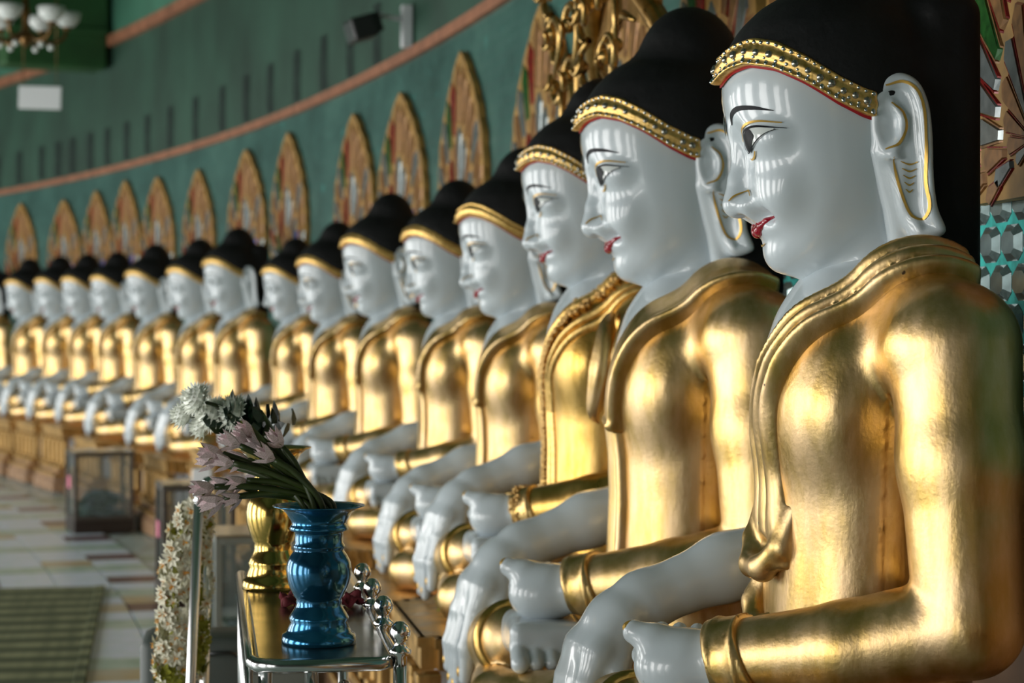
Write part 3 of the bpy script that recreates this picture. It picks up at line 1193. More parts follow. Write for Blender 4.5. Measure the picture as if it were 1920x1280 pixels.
PAINT = []     # (name, mesh, parent part)
for sg in (1, -1):
    S = lambda pts: [(a * sg, b) for a, b in (pts if sg == 1 else pts[::-1])]
    PAINT.append(('eyebrow', ribbon_mesh('eyebrow', [(sg * .085, .765), (sg * .12, .815), (sg * .20, .842), (sg * .30, .838), (sg * .385, .815)], [.006, .026, .028, .022, .004], face_hit, 'black_paint', 8)))
    ew = patch_mesh('eye_white', S([(.130, .630), (.19, .612), (.26, .624), (.33, .660), (.40, .712)]), S([(.130, .640), (.19, .694), (.26, .724), (.33, .730), (.40, .718)]), face_hit, 'eye_white', 0.006)
    PAINT.append(('eye_white', ew))
    PAINT.append(('pupil', patch_mesh('pupil', S([(.155, .640), (.19, .616), (.235, .614), (.28, .634), (.32, .680)]), S([(.155, .650), (.19, .690), (.235, .712), (.28, .724), (.32, .690)]), face_hit, 'eye_pupil', 0.010, 14, 6)))
    PAINT.append(('eyeliner', ribbon_mesh('eyeliner', [(sg * .125, .632), (sg * .19, .697), (sg * .26, .728), (sg * .33, .734), (sg * .42, .718)], [.012, .014, .014, .012, .003], lambda a, b: face_hit(a, b, .011), 'black_paint', 6)))
    PAINT.append(('eyeliner', ribbon_mesh('eyeliner', [(sg * .127, .636), (sg * .19, .608), (sg * .26, .620), (sg * .33, .656), (sg * .405, .712)], [.008, .008, .007, .006, .003], lambda a, b: face_hit(a, b, .011), 'black_paint', 6)))
    PAINT.append(('gold_line', ribbon_mesh('gold_line', [(sg * .12, .676), (sg * .18, .728), (sg * .26, .757), (sg * .33, .762), (sg * .41, .748)], [.010, .015, .014, .012, .006], lambda a, b: face_hit(a, b, .008), 'gold_paint', 6)))
    PAINT.append(('gold_line', ribbon_mesh('gold_line', [(sg * .17, .578), (sg * .21, .570), (sg * .25, .580), (sg * .29, .612)], [.006, .011, .012, .007], lambda a, b: face_hit(a, b, .008), 'gold_paint', 6)))
    PAINT.append(('gold_line', ribbon_mesh('gold_line', [(sg * .062, .352), (sg * .078, .392), (sg * .105, .405), (sg * .128, .398), (sg * .15, .375)], [.006, .010, .011, .010, .005], lambda a, b: face_hit(a, b, .009), 'gold_paint', 5)))
PAINT.append(('gold_line', ribbon_mesh('gold_line', [(-.06, .125), (0, .112), (.06, .125)], [.005, .010, .005], lambda a, b: face_hit(a, b, .008), 'gold_paint', 6)))
PAINT.append(('gold_line', ribbon_mesh('gold_line', [(0, .965), (.008, .93), (-.006, .90), (.010, .875), (-.006, .855), (.006, .835)], [.004, .007, .008, .008, .008, .004], lambda a, b: face_hit(a, b, .008), 'gold_paint', 5)))
PAINT.append(('forehead_jewel', patch_mesh('forehead_jewel', [(-.034, .77), (0, .712), (.034, .77)], [(-.034, .772), (0, .826), (.034, .772)], face_hit, 'urna_dark', 0.010, 13, 5)))
for zz in (-.10, -.17):
    PAINT.append(('gold_line', ribbon_mesh('gold_line', [(-1.2, zz + .06), (-.6, zz + .012), (0, zz), (.6, zz + .012), (1.2, zz + .06)], [.004, .010, .011, .010, .004], neck_hit, 'gold_paint', 8)))

EARPAINT = [ribbon_mesh('gold_line', [(-.205, .935), (-.29, .955), (-.36, .91), (-.395, .80), (-.405, .62), (-.41, .42), (-.425, .30), (-.40, .235), (-.345, .25), (-.30, .34), (-.262, .47), (-.245, .56)], [.008] + [.013] * 10 + [.006], ear_hit, 'gold_paint', 6)]
EARPAINT.append(ribbon_mesh('gold_line', [(-.235, .845), (-.29, .79), (-.305, .71), (-.27, .63), (-.205, .60)], [.006, .012, .013, .012, .007], ear_hit, 'gold_paint', 6))
for k in range(5):
    hw = .045 - .006 * k
    zz = .525 - .036 * k
    EARPAINT.append(ribbon_mesh('gold_line', [(-.33 + hw, zz + .012), (-.33, zz - .004), (-.33 - hw, zz + .010)], [.004, .010, .004], ear_hit, 'gold_paint', 4))

# red hem under the headband
_v, _f = [], []
for i in range(141):
    ph = -101 + i * 202 / 140
    zl = float(ZLOW(ph))
    for k, dz in enumerate((-0.016, 0.012)):
        dvec = Vector((math.sin(math.radians(ph)), -math.cos(math.radians(ph)), 0))
        c = loc3(0, -.05, zl + dz)
        h = HEAD_BVH.ray_cast(c + dvec * 0.5, -dvec)
        _v.append(h[0] + h[1] * 0.012 * F0)
    if i:
        a = 2 * (i - 1)
        _f.append((a, a + 1, a + 3, a + 2))
RED_HEM = bpy.data.meshes.new('red_hem')
RED_HEM.from_pydata([tuple(v) for v in _v], [], _f)
RED_HEM.materials.append(MATS['red_line'])

# gems for the headbands
bm = bmesh.new()
add_sphere(bm, (0, 0, 0), 1.0, 8, 6, (1, 1, .7))
GEM = bpy.data.meshes.new('gem')
bm.to_mesh(GEM)
bm.free()
GEM.materials.append(MATS['gem_silver'])
GEM.polygons.foreach_set('use_smooth', [True] * len(GEM.polygons))
GEM_P = GEM.copy()
GEM_P.materials.clear()
GEM_P.materials.append(MATS['gem_pearl'])


def place_gems(band, dense):
    rnd = random.Random(3 + dense)
    rows = [(0.5, 0.070, 0.0215, GEM_P), (0.15, 0.044, 0.0125, GEM), (0.86, 0.044, 0.0125, GEM)]
    if dense:
        rows.append((0.32, 0.06, 0.010, GEM))
    for s, step, rad, me in rows:
        ph = -100.0
        while ph < 100:
            if not (me is GEM_P and rnd.random() < 0.12):
                zl = float(ZLOW(ph))
                wd = 0.155 - 0.02 * min(1, abs(ph) / 100)
                dvec = Vector((math.sin(math.radians(ph)), -math.cos(math.radians(ph)), 0))
                c = loc3(0, -.05, zl + s * wd + rnd.uniform(-.004, .004))
                h = BAND_BVH.ray_cast(c + dvec * 0.6, -dvec)
                if h[0]:
                    g = bpy.data.objects.new('gem', me)
                    COL.objects.link(g)
                    g.parent = band
                    g.location = h[0]
                    r = rad * F0 * rnd.uniform(.8, 1.15)
                    g.rotation_mode = 'QUATERNION'
                    g.rotation_quaternion = h[1].to_track_quat('Z', 'Y')
                    el = 1.45 if (s < 0.3) else 1.0
                    g.scale = (r, r * el, r)
            # advance by arc length
            z1 = float(ZLOW(ph + 1)) - float(ZLOW(ph))
            per = math.hypot(0.55 * math.radians(1), z1)
            ph += step / per
    return


bm = bmesh.new()
add_sphere(bm, (0, 0, 0), 1.0, 8, 6)
NAIL = bpy.data.meshes.new('gold_nail')
bm.to_mesh(NAIL)
bm.free()
NAIL.materials.append(MATS['gold_paint'])


def make_statue(name, ang, sc, chin, q, sash, label, yaw=0.0, gems=0, near=False, group=None):
    base = chin + SEAT * F0 * sc
    p = arc(R_STAT, ang, base)
    t = empty(name, p, -PI / 2 + ang + yaw, sc)
    tag(t, label, 'statue', group)
    L = LIB[q]
    bd = share('body', L['body'], t)
    share('lower_robe', L['legs'], t)
    share('robe', L['robe'], t)
    share('sash', L[sash], t)
    cf = share('sleeve_cuff', L['cuff'], t)
    share('ankle_band', L['ankle'], t)
    hd = share('left_hand', L['hand'], t)
    share('right_foot', L['foot'], t)
    head = share('head', L['head'], t)
    share('hair', L['hair'], t)
    band = share('headband', L['headband'], t)
    e1 = share('ear', L['ear'], t)
    e2 = share('ear', L['ear'], t, sc=(-1, 1, 1))
    share('lips', L['lips'], head)
    if near:
        for nm, me in PAINT:
            share(nm, me, head)
        for e in (e1, e2):
            for me in EARPAINT:
                share('gold_line', me, e)
        share('red_hem', RED_HEM, band)
        for (l, f, z, r, rot) in ((.30, 1.125, -1.915, (.030, .038, .022), .6),):
            share('gold_nail', NAIL, hd, loc3(l, f, z), (rot, 0, .3), tuple(v * F0 for v in r))
        for (l, f, z) in ((-.814, 1.378, -2.83), (-.937, 1.412, -2.93), (-1.038, 1.438, -2.90), (-1.139, 1.466, -2.79)):
            share('gold_nail', NAIL, bd, loc3(l, f, z), (0, 0, 0), (.026 * F0, .014 * F0, .040 * F0))
        if gems:
            place_gems(band, gems - 1)
    else:
        for nm, me in PAINT:
            if nm in ('eyebrow', 'pupil'):
                share(nm, me, head)
    return t


# ------------------------------------------------------------------ the hall
def arc_strip(name, r0, r1, z0, z1, a0, a1, n, mat, uvs=True):
    """a curved slab between two radii and two heights"""
    bm = bmesh.new()
    uvl = bm.loops.layers.uv.new('UVMap')
    rings = []
    for i in range(n + 1):
        a = a0 + (a1 - a0) * i / n
        rings.append([bm.verts.new(arc(r, a, z)) for r, z in ((r0, z0), (r1, z0), (r1, z1), (r0, z1))])
    for i in range(n):
        for k in range(4):
            A, B = rings[i], rings[i + 1]
            f = bm.faces.new((A[k], B[k], B[(k + 1) % 4], A[(k + 1) % 4]))
            for lp, (aa, kk) in zip(f.loops, ((i, k), (i + 1, k), (i + 1, (k + 1) % 4), (i, (k + 1) % 4))):
                lp[uvl].uv = ((a0 + (a1 - a0) * aa / n) * r0, (z0, z0, z1, z1)[kk])
    bm.faces.new(rings[0])
    bm.faces.new(rings[-1][::-1])
    return bm_obj(name, bm, mat, None, smooth=False)


A0, A1 = HALL_A0, HALL_A1
TRIM1, TRIM2, CEIL = 2.985, 4.25, 5.1
tag(arc_strip('floor', R_FRONT - 0.3, R_WALL + 0.3, -0.2, -0.012, A0, A1, 90, 'floor_far'), kind='structure')
wall = tag(arc_strip('wall_back', R_WALL, R_WALL + 0.3, -0.2, TRIM1, A0, A1, 180, 'wall_mosaic'), kind='structure')
tag(arc_strip('wall_upper', R_WALL + 0.01, R_WALL + 0.3, TRIM1, TRIM2, A0, A1, 180, 'wall_upper'), kind='structure')
tag(arc_strip('wall_crown', R_WALL + 0.0, R_WALL + 0.3, TRIM2, CEIL, A0, A1, 180, 'wall_crown'), kind='structure')
tag(arc_strip('ceiling', R_FRONT - 0.3, R_WALL + 0.3, CEIL, CEIL + 0.15, A0, A1, 90, 'ceiling_green'), kind='structure')
tag(arc_strip('trim_1', R_WALL - 0.035, R_WALL + 0.02, TRIM1 - 0.03, TRIM1 + 0.03, A0, A1, 180, 'trim_terracotta'), kind='structure')
tag(arc_strip('trim_2', R_WALL - 0.05, R_WALL + 0.02, TRIM2 - 0.05, TRIM2 + 0.05, A0, A1, 180, 'trim_terracotta'), kind='structure')
tag(arc_strip('bounce_panel_back', R_WALL - 0.03, R_WALL + 0.02, -0.01, 1.18, A0, A1, 180, 'bounce_brown'), kind='structure')  # invented panel, hidden behind the row, added to give the gold warm reflections
# colonnade side: a wall pierced by the doorways
bm = bmesh.new()
hw = DOOR_W / 2 / R_FRONT


def arc_box(bm, r0, r1, a0, a1, z0, z1, n=3):
    rings = []
    for i in range(n + 1):
        a = a0 + (a1 - a0) * i / n
        rings.append([bm.verts.new(arc(r, a, z)) for r, z in ((r0, z0), (r1, z0), (r1, z1), (r0, z1))])
    for i in range(n):
        for k in range(4):
            bm.faces.new((rings[i][k], rings[i + 1][k], rings[i + 1][(k + 1) % 4], rings[i][(k + 1) % 4]))
    bm.faces.new(rings[0][::-1])
    bm.faces.new(rings[-1])


edges = [A0] + [x for d in DOORS for x in (d - hw, d + hw)] + [A1]
for i in range(0, len(edges), 2):
    arc_box(bm, R_FRONT - 0.3, R_FRONT, edges[i], edges[i + 1], 0, CEIL)
for d in DOORS:
    arc_box(bm, R_FRONT - 0.3, R_FRONT, d - hw, d + hw, DOOR_H, CEIL)
tag(bm_obj('wall_front', bm, 'wall_plain', smooth=False), kind='structure')
for nm, a in (('wall_near', A0), ('wall_far', A1)):
    bm = bmesh.new()
    arc_box(bm, R_FRONT - 0.3, R_WALL + 0.3, a - 0.003, a + 0.003, -0.2, CEIL, 1)
    tag(bm_obj(nm, bm, 'wall_plain', smooth=False), kind='structure')


# ------------------------------------------------------------------ the row of statues
PXS = [1551, 1246, 1096, 957, 836, 713, 617, 541, 433, 362, 280, 210, 154, 103, 46, -30]
FPS = [342, 273, 205, 167, 136, 122, 100, 82, 87, 80, 74, 66, 64, 62, 60, 58]
CHN = [500, 518, 525, 585, 588, 587, 600, 597, 587, 595, 594, 594, 594, 594, 595, 595]
YAW = [-4, -4, -2, -4, -3, -4, -2, -3, -1, -4, -3, -5, -4, -4, -4, -4]
ORD = ['first', 'second', 'third', 'fourth', 'fifth', 'sixth', 'seventh', 'eighth', 'ninth', 'tenth', 'eleventh', 'twelfth', 'thirteenth']
STAT = []
for i, (px, fp, cy) in enumerate(zip(PXS, FPS, CHN)):
    a, z = ray_arc(px, R_STAT)
    STAT.append((a, z, fp * z / FPX / F0, CAM_H + (610 - cy) * z / FPX))
WHICH = ['the statue with the pleated sash', 'the statue with the square-hemmed sash', 'the jewel-collared statue'] + ['the %s statue beyond the jewel-collared one' % o for o in ORD]
for i, (a, z, sc, chin) in enumerate(STAT):
    if i == 0:
        lab, q, s = 'white-faced seated statue, its gold robe pleated and ending in a rolled curl', 'hi', 'sash_a'
    elif i == 1:
        lab, q, s = 'white-faced seated gold statue with a flat square-hemmed sash, beside the pleated one', 'hi', 'sash_b'
    elif i == 2:
        lab, q, s = 'seated gold statue with jewel-crusted collar and cuff under a gilt scrollwork arch', 'hi', 'sash_c'
    else:
        lab, q, s = 'gold-robed white-faced seated statue, %s beyond the jewel-collared one' % ORD[i - 3], ('hi' if i < 4 else 'lo'), 'sash_b'
    t = make_statue('seated_statue', a, sc, chin, q, s, lab, math.radians(YAW[i]), gems=(2, 1, 2)[i] if i < 3 else 0, near=(i < 7))
    if i == 2:
        JEWEL = t
        for ch in t.children:
            if ch.name.startswith('robe'):
                ch.material_slots[0].link = 'OBJECT'
                ch.material_slots[0].material = MATS['gold_deep']
# the neighbour next to the camera, of which only the arm shows
a_n = STAT[0][0] - 1.92 / R_STAT
make_statue('seated_statue', a_n, 0.95, STAT[0][3] - 0.02, 'lo', 'sash_b', 'seated gold statue whose bare white arm shows beside the pleated-sash statue', math.radians(0))
for j, dd in enumerate((3.30, 4.65)):  # out of view: row carried on so the nearest statue reflects gold
    make_statue('seated_statue', STAT[0][0] - dd / R_STAT, 0.93, STAT[0][3] - 0.02, 'lo', 'sash_b', 'unseen gold-robed seated statue added as a reflector, %s along from the pleated-sash one towards the end wall' % ['second', 'third'][j], 0)


# ------------------------------------------------------------------ thrones
def redent(w, f0, f1, n=2, st=0.05):
    """plan of a throne: a rectangle whose two front corners step in"""
    pts = [(-w, f0)]
    for k in range(n):
        pts.append((-w + st * k, f1 - st * (n - k)))
        pts.append((-w + st * (k + 1), f1 - st * (n - k)))
    pts.append((-w + st * n, f1))
    r = [(-x, y) for x, y in pts[::-1]]
    return pts + r


def prism(bm, poly, z0, z1, inset=0.0):
    n = len(poly)
    cx = sum(p[0] for p in poly) / n
    lo = [bm.verts.new((x, -y, z0)) for x, y in poly]
    hi = [bm.verts.new((x, -y, z1)) for x, y in poly]
    for i in range(n):
        bm.faces.new((lo[i], lo[(i + 1) % n], hi[(i + 1) % n], hi[i]))
    bm.faces.new(lo[::-1])
    bm.faces.new(hi)


def edge_loop(bm, poly, z, r):
    """square gilt moulding run along the front and sides of a slab"""
    P = [Vector((x, -y, z)) for x, y in poly]
    for a, b in zip(P[:-1], P[1:]):
        d = b - a
        if d.length < 1e-4:
            continue
        ang = math.atan2(d.y, d.x)
        M = Matrix.Translation((a + b) / 2) @ Matrix.Rotation(ang, 4, 'Z')
        add_box(bm, (0, 0, 0), (d.length + r * 1.2, r * 1.6, r * 2), M)


ANGS = [STAT[0][0] - 1.92 / R_STAT] + [s[0] for s in STAT]
NEAR = [(STAT[0][0] - dd / R_STAT, 0, k, STAT[0][3] - .02) for dd, k in ((1.92, .95), (3.30, .93), (4.65, .93))]  # last two are the unseen statues added for their gold reflections
ALLS = STAT + NEAR
WHICH += ['the statue baring an arm', 'the unseen added statue second from the end wall', 'the unseen added statue at the end wall']
for i, (a, z, sc, chin) in enumerate(ALLS):
    base = chin + SEAT * F0 * sc
    w = min([0.60] + [abs(a - q[0]) * R_STAT / 2 for q in ALLS if q[0] != a]) * 0.985
    p = arc(R_STAT, a)
    t = empty('stepped_throne', p, -PI / 2 + a)
    tag(t, 'stepped gilt throne under ' + WHICH[i], 'throne', 'stepped thrones along the wall')
    b = base
    for nm, wi, f1, z0, z1, mat in (('throne_base', 0.0, .62, 0.0, .10, 'throne_brown'), ('lower_slab', .015, .60, .10, .16, 'throne_brown'),
                                    ('step', .035, .56, .16, .21, 'throne_brown'), ('neck', .055, .49, .21, b - .09, 'throne_white'), ('top_slab', .01, .54, b - .09, b, 'gold_dull')):
        poly = redent(w - wi, -.40, f1, 3, 0.045)
        bm = bmesh.new()
        prism(bm, poly, z0, z1)
        part = bm_obj(nm, bm, mat, t, smooth=False)
        if nm in ('lower_slab', 'step', 'top_slab'):
            bm = bmesh.new()
            edge_loop(bm, poly, z1 - .014, .014)
            bm_obj('gilt_moulding', bm, 'gold_dull', part, smooth=False)
        if nm == 'neck':
            # scrolled gilt brackets standing between the slabs
            for k in range(6):
                x = -(w - .12) + 2 * (w - .12) * k / 5
                bm = bmesh.new()
                hh = b - .09 - .21
                add_box(bm, (x, -.515, .21 + hh / 2), (.05, .05, hh - .004), None, .008)
                add_box(bm, (x, -.525, .21 + hh - .02), (.075, .07, .03), None, .006)
                add_box(bm, (x, -.525, .21 + .018), (.07, .07, .03), None, .006)
                bm_obj('bracket', bm, 'gold_dull', part, smooth=False)
            for sgn in (-1, 1):
                for k in range(3):
                    bm = bmesh.new()
                    hh = b - .09 - .21
                    y = .30 - .22 * k
                    add_box(bm, (sgn * (w - .035), -y, .21 + hh / 2), (.04, .05, hh - .004), None, .008)
                    bm_obj('bracket', bm, 'gold_dull', part, smooth=False)

# ------------------------------------------------------------------ leaf aureoles on the wall
HALO_H = 1.12
_ho = [(0.0, .40), (.12, .50), (.28, .56), (.45, .56), (.60, .52), (.75, .40), (.87, .25), (.95, .12), (1.0, .02)]
HALO_W = tab([t for t, w in _ho], [w for t, w in _ho], 0.05)


def halo_outline():
    pts = []
    n = 64
    for i in range(n + 1):
        t = i / n
        sc = 0.022 * abs(math.sin(t * PI * 9)) * (1 if t < .97 else 0)
        pts.append((float(HALO_W(t)) - 0.022 + sc, t * HALO_H))
    pts = [(max(x, 0.0), y) for x, y in pts]
    return [(x, y) for x, y in pts] + [(-x, y) for x, y in pts[::-1] if x > 0]


HO = halo_outline()
bm = bmesh.new()
fr = [bm.verts.new((x, -0.022, y)) for x, y in HO]
bk = [bm.verts.new((x, 0.012, y)) for x, y in HO]
for i in range(len(HO)):
    j = (i + 1) % len(HO)
    bm.faces.new((fr[i], fr[j], bk[j], bk[i]))
bm.faces.new(fr[::-1])
bm.faces.new(bk)
bmesh.ops.triangulate(bm, faces=[f for f in bm.faces if len(f.verts) > 4])
bmesh.ops.recalc_face_normals(bm, faces=bm.faces)
HALO_BACK = bpy.data.meshes.new('backing')
bm.to_mesh(HALO_BACK)
bm.free()
HALO_BACK.materials.append(MATS['halo_grout'])


def ray_out(c, d):
    best = 0
    for i in range(len(HO)):
        ax, ay = HO[i]
        bx, by = HO[(i + 1) % len(HO)]
        ex, ey = bx - ax, by - ay
        den = d[0] * ey - d[1] * ex
        if abs(den) < 1e-9:
            continue
        t = ((ax - c[0]) * ey - (ay - c[1]) * ex) / den
        s = ((ax - c[0]) * d[1] - (ay - c[1]) * d[0]) / den
        if t > 0 and 0 <= s <= 1:
            best = max(best, t)
    return best


def flat_piece(pts, y0, y1, mat, name):
    """a bevelled glass chip: outline pts in the plaque plane"""
    n = len(pts)
    cx, cy = sum(p[0] for p in pts) / n, sum(p[1] for p in pts) / n
    v = [(x, y0, z) for x, z in pts] + [(cx + (x - cx) * .86, y1, cy + (z - cy) * .95) for x, z in pts]
    f = [(i, (i + 1) % n, n + (i + 1) % n, n + i) for i in range(n)] + [tuple(range(n, 2 * n))]
    me = bpy.data.meshes.new(name)
    me.from_pydata(v, [], f)
    me.update()
    me.materials.append(MATS[mat])
    return me


CHIPS, BORDERS = [], []
rnd = random.Random(21)
hc = (0.0, 0.10)
rings = [(.06, .33, 13), (.36, .64, 19), (.67, .97, 25)]
for ri, (r0, r1, n) in enumerate(rings):
    for k in range(n):
        th = math.radians(-112 + 224 * (k + (0.5 if ri % 2 else 0.25)) / n)
        hw_ = math.radians(224 / n) * 0.44
        if ri == 0:
            hw_ *= 0.9

        def P(r, tt):
            d = (math.sin(tt), math.cos(tt))
            R = ray_out(hc, d) * r
            return (hc[0] + d[0] * R, hc[1] + d[1] * R)

        def P2(r, tt):
            d0 = (math.sin(th), math.cos(th))
            R = ray_out(hc, d0) * r
            return (hc[0] + math.sin(tt) * R, hc[1] + math.cos(tt) * R)
        pts = [P2(r0, th - hw_ * .55), P2(r1 * .93, th - hw_), P2(r1, th), P2(r1 * .93, th + hw_), P2(r0, th + hw_ * .55)]
        m = rnd.choices(['glass_grey', 'glass_amber', 'glass_red', 'glass_blue', 'glass_green'], [.34, .50, .06, .06, .04])[0]
        CHIPS.append(flat_piece(pts, -.022, -.029, m, 'glass_chip'))
        for s in (-1, 1):
            q = [P2(r0, th + s * hw_ * .66), P2(r1 * .93, th + s * hw_ * 1.05), P2(r1 * .93, th + s * hw_ * 1.20), P2(r0, th + s * hw_ * .85)]
            if s < 0:
                q = q[::-1]
            BORDERS.append(flat_piece(q, -.022, -.027, 'glass_red' if (k + ri) % 3 else 'glass_amber', 'glass_chip'))

for i, a in enumerate([q[0] for q in ALLS]):
    w = 1.0 + 0.08 * math.sin(i * 2.3)
    gp = [abs(a - b[0]) * R_WALL / 2 for b in STAT if b[0] != a]
    w = min(w, min(gp) / 0.565)
    t = empty('leaf_aureole', arc(R_WALL - (0.034 if i < 3 or i >= len(STAT) else 0.02), a, 1.69), -PI / 2 + a)
    t.scale = (w, 1, 1.0 + 0.03 * math.sin(i * 1.7))
    tag(t, 'leaf-shaped glass mosaic plaque on the green wall behind ' + WHICH[i], 'plaque', 'leaf plaques behind the statues')
    bk = share('backing', HALO_BACK, t)
    for me in CHIPS:
        share('glass_chip', me, t)
    if i < 3:
        for me in BORDERS:
            share('glass_chip', me, t)

# ------------------------------------------------------------------ faceted tiles on the near wall, turquoise grout behind
a_lo, a_hi = ray_arc(2040, R_WALL)[0], ray_arc(1290, R_WALL)[0]
g = arc_strip('grout', R_WALL - 0.004, R_WALL + 0.002, 1.24, 2.05, a_lo, a_hi, 30, 'teal_grout')
g.parent = wall
hx, hz_ = 0.055, 0.036
v = [(-hx, 0, -hz_ * .55), (-hx, 0, hz_ * .55), (-hx * .55, 0, hz_), (hx * .55, 0, hz_), (hx, 0, hz_ * .55), (hx, 0, -hz_ * .55), (hx * .55, 0, -hz_), (-hx * .55, 0, -hz_)]
v2 = [(x * .62, -.011, z * .6) for x, y, z in v]
TILE = bpy.data.meshes.new('tile')
TILE.from_pydata(v + v2, [], [(i, (i + 1) % 8, 8 + (i + 1) % 8, 8 + i) for i in range(8)] + [tuple(range(8, 16))])
TILE.materials.append(MATS['tile_mirror'])
stepa = 0.122 / R_WALL
k = 0
a = a_lo
while a < a_hi:
    for r in range(9):
        o = bpy.data.objects.new('tile', TILE)
        COL.objects.link(o)
        aa = a + (stepa / 2 if r % 2 else 0)
        o.location = arc(R_WALL - 0.005, aa, 1.30 + r * 0.078)
        o.rotation_euler = (0, 0, -PI / 2 + aa)
        o.parent = wall
        k += 1
    a += stepa

# ------------------------------------------------------------------ donor inscriptions painted on the upper wall
rnd = random.Random(5)
bm = bmesh.new()
for row in range(9):
    for colm in range(5):
        x = -.085 + colm * .042 + rnd.uniform(-.004, .004)
        zz = .36 - row * .041
        seg = 8
        a0 = rnd.uniform(0, 6.28)
        gap = rnd.choice([0, 1, 2])
        ro, ri_ = .021, .005
        for s in range(seg - gap):
            t0, t1 = a0 + 2 * PI * s / seg, a0 + 2 * PI * (s + 1) / seg
            q = [(x + r * math.cos(t), -.004, zz + r * .95 * math.sin(t)) for r, t in ((ro, t0), (ro, t1), (ri_, t1), (ri_, t0))]
            bm.faces.new([bm.verts.new(c) for c in q])
INS = bpy.data.meshes.new('inscription')
bm.to_mesh(INS)
bm.free()
INS.materials.append(MATS['inscription_ink'])
upper = bpy.data.objects['wall_upper']
for px in (-5, 35, 77, 108, 135, 168, 200, 236, 275, 318, 365, 415, 460, 505, 555, 605, 655, 705):
    a, z = ray_arc(px, R_WALL)
    o = bpy.data.objects.new('inscription', INS)
    COL.objects.link(o)
    o.location = arc(R_WALL + 0.008, a, TRIM1 + 0.05)
    o.rotation_euler = (0, 0, -PI / 2 + a)
    o.parent = upper


# ------------------------------------------------------------------ ceiling beams, sign, lamp, chandelier
def at(px, py, z):
    return Vector(((px - 960) / FPX * z, z, CAM_H - (py - 610) / FPX * z))


for j, px in enumerate((200, -140, 700)):
    a, z = ray_arc(px, R_WALL)
    t = empty('ceiling_beam', arc(R_WALL, a), a)
    tag(t, ['dark green ceiling beam behind the chandelier', 'dark green ceiling beam at the far end of the hall', 'dark green ceiling beam above the wall spotlight'][j], 'beam')
    bm = bmesh.new()
    add_box(bm, (-3.2, 0, 4.72), (6.3, .5, .74), None, .02)
    bm_obj('beam', bm, 'beam_green', t, smooth=False)
    bm = bmesh.new()
    add_box(bm, (-.55, 0, 4.16), (1.0, .42, .38), None, .03)
    bm_obj('bracket_block', bm, 'beam_green', t, smooth=False)
    bm = bmesh.new()
    add_box(bm, (-3.2, 0, 4.335), (6.3, .56, .05), None, .01)
    bm_obj('moulding', bm, 'beam_green', t, smooth=False)

# white board hung across the hall
z = 17.6
c = at(75, 183, z)
t = empty('hanging_sign', c)
tag(t, 'plain white board hanging in front of the green wall', 'sign')
bm = bmesh.new()
add_box(bm, (0, 0, 0), (80 / FPX * z, .02, 43 / FPX * z), Matrix.Rotation(math.radians(1.5), 4, 'Y'), .006)
bm_obj('board', bm, 'paper_white', t, smooth=False)
for s in (-1, 1):
    bm = bmesh.new()
    add_tube(bm, [(s * .14, 0, .09), (s * .14, 0, CEIL - c.z)], .004, 6)
    bm_obj('wire', bm, 'old_brass', t)

# floodlight bracketed to the wall over the trim
a, z = ray_arc(772, R_WALL)
t = empty('wall_spotlight', arc(R_WALL, a, TRIM1 + .10), -PI / 2 + a)
tag(t, 'small black floodlight on a white bracket above the wall trim', 'lamp')
bm = bmesh.new()
add_box(bm, (0, -.03, .06), (.06, .06, .24), None, .006)
bm_obj('bracket', bm, 'lamp_white', t, smooth=False)
bm = bmesh.new()
add_tube(bm, [(0, -.05, .10), (0, -.20, .12)], .014, 8)
bm_obj('arm', bm, 'lamp_white', t)
bm = bmesh.new()
add_box(bm, (0, -.27, .12), (.22, .14, .13), Matrix.Rotation(.3, 4, 'X'), .012)
hs = bm_obj('housing', bm, 'lamp_black', t, smooth=False)
for k in range(5):
    bm = bmesh.new()
    add_box(bm, (-.09 + .045 * k, -.19, .13), (.008, .05, .11), Matrix.Rotation(.3, 4, 'X'))
    bm_obj('cooling_fin', bm, 'lamp_black', hs, smooth=False)
bm = bmesh.new()
add_box(bm, (0, -.343, .12), (.19, .008, .10), Matrix.Rotation(.3, 4, 'X'), .003)
bm_obj('lens', bm, 'clear_glass', hs, smooth=False)

# chandelier
z = 14.2
c = at(48, 62, z)
t = empty('chandelier', (c.x, c.y, c.z), 0.35)
tag(t, 'brass chandelier with frosted white cup shades', 'chandelier')
bm = bmesh.new()
add_lathe(bm, [(.012, -.10), (.03, -.07), (.055, -.03), (.03, .02), (.02, .08), (.035, .14), (.02, .2), (.012, CEIL - c.z)], 16)
bm_obj('stem', bm, 'old_brass', t)
for k in range(6):
    a = 2 * PI * k / 6
    u = Vector((math.cos(a), math.sin(a), 0))
    bm = bmesh.new()
    add_tube(bm, smooth_curve([u * .03 + Vector((0, 0, .0)), u * .14 + Vector((0, 0, -.06)), u * .25 + Vector((0, 0, -.03)), u * .28 + Vector((0, 0, .06))], 5), .012, 8)
    am = bm_obj('arm', bm, 'old_brass', t)
    bm = bmesh.new()
    add_lathe(bm, [(.02, .05), (.05, .06), (.085, .10), (.095, .15), (.085, .155), (.075, .11), (.03, .075)], 16, tuple(u * .28))
    bm_obj('shade', bm, 'shade_white', am)
    bm = bmesh.new()
    add_lathe(bm, [(.012, .03), (.03, .045), (.022, .06)], 12, tuple(u * .28))
    bm_obj('shade_holder', bm, 'old_brass', am)
    bm = bmesh.new()
    add_sphere(bm, tuple(u * .17 + Vector((0, 0, -.09))), .022, 10, 8)
    bm_obj('crystal_drop', bm, 'shade_white', am)


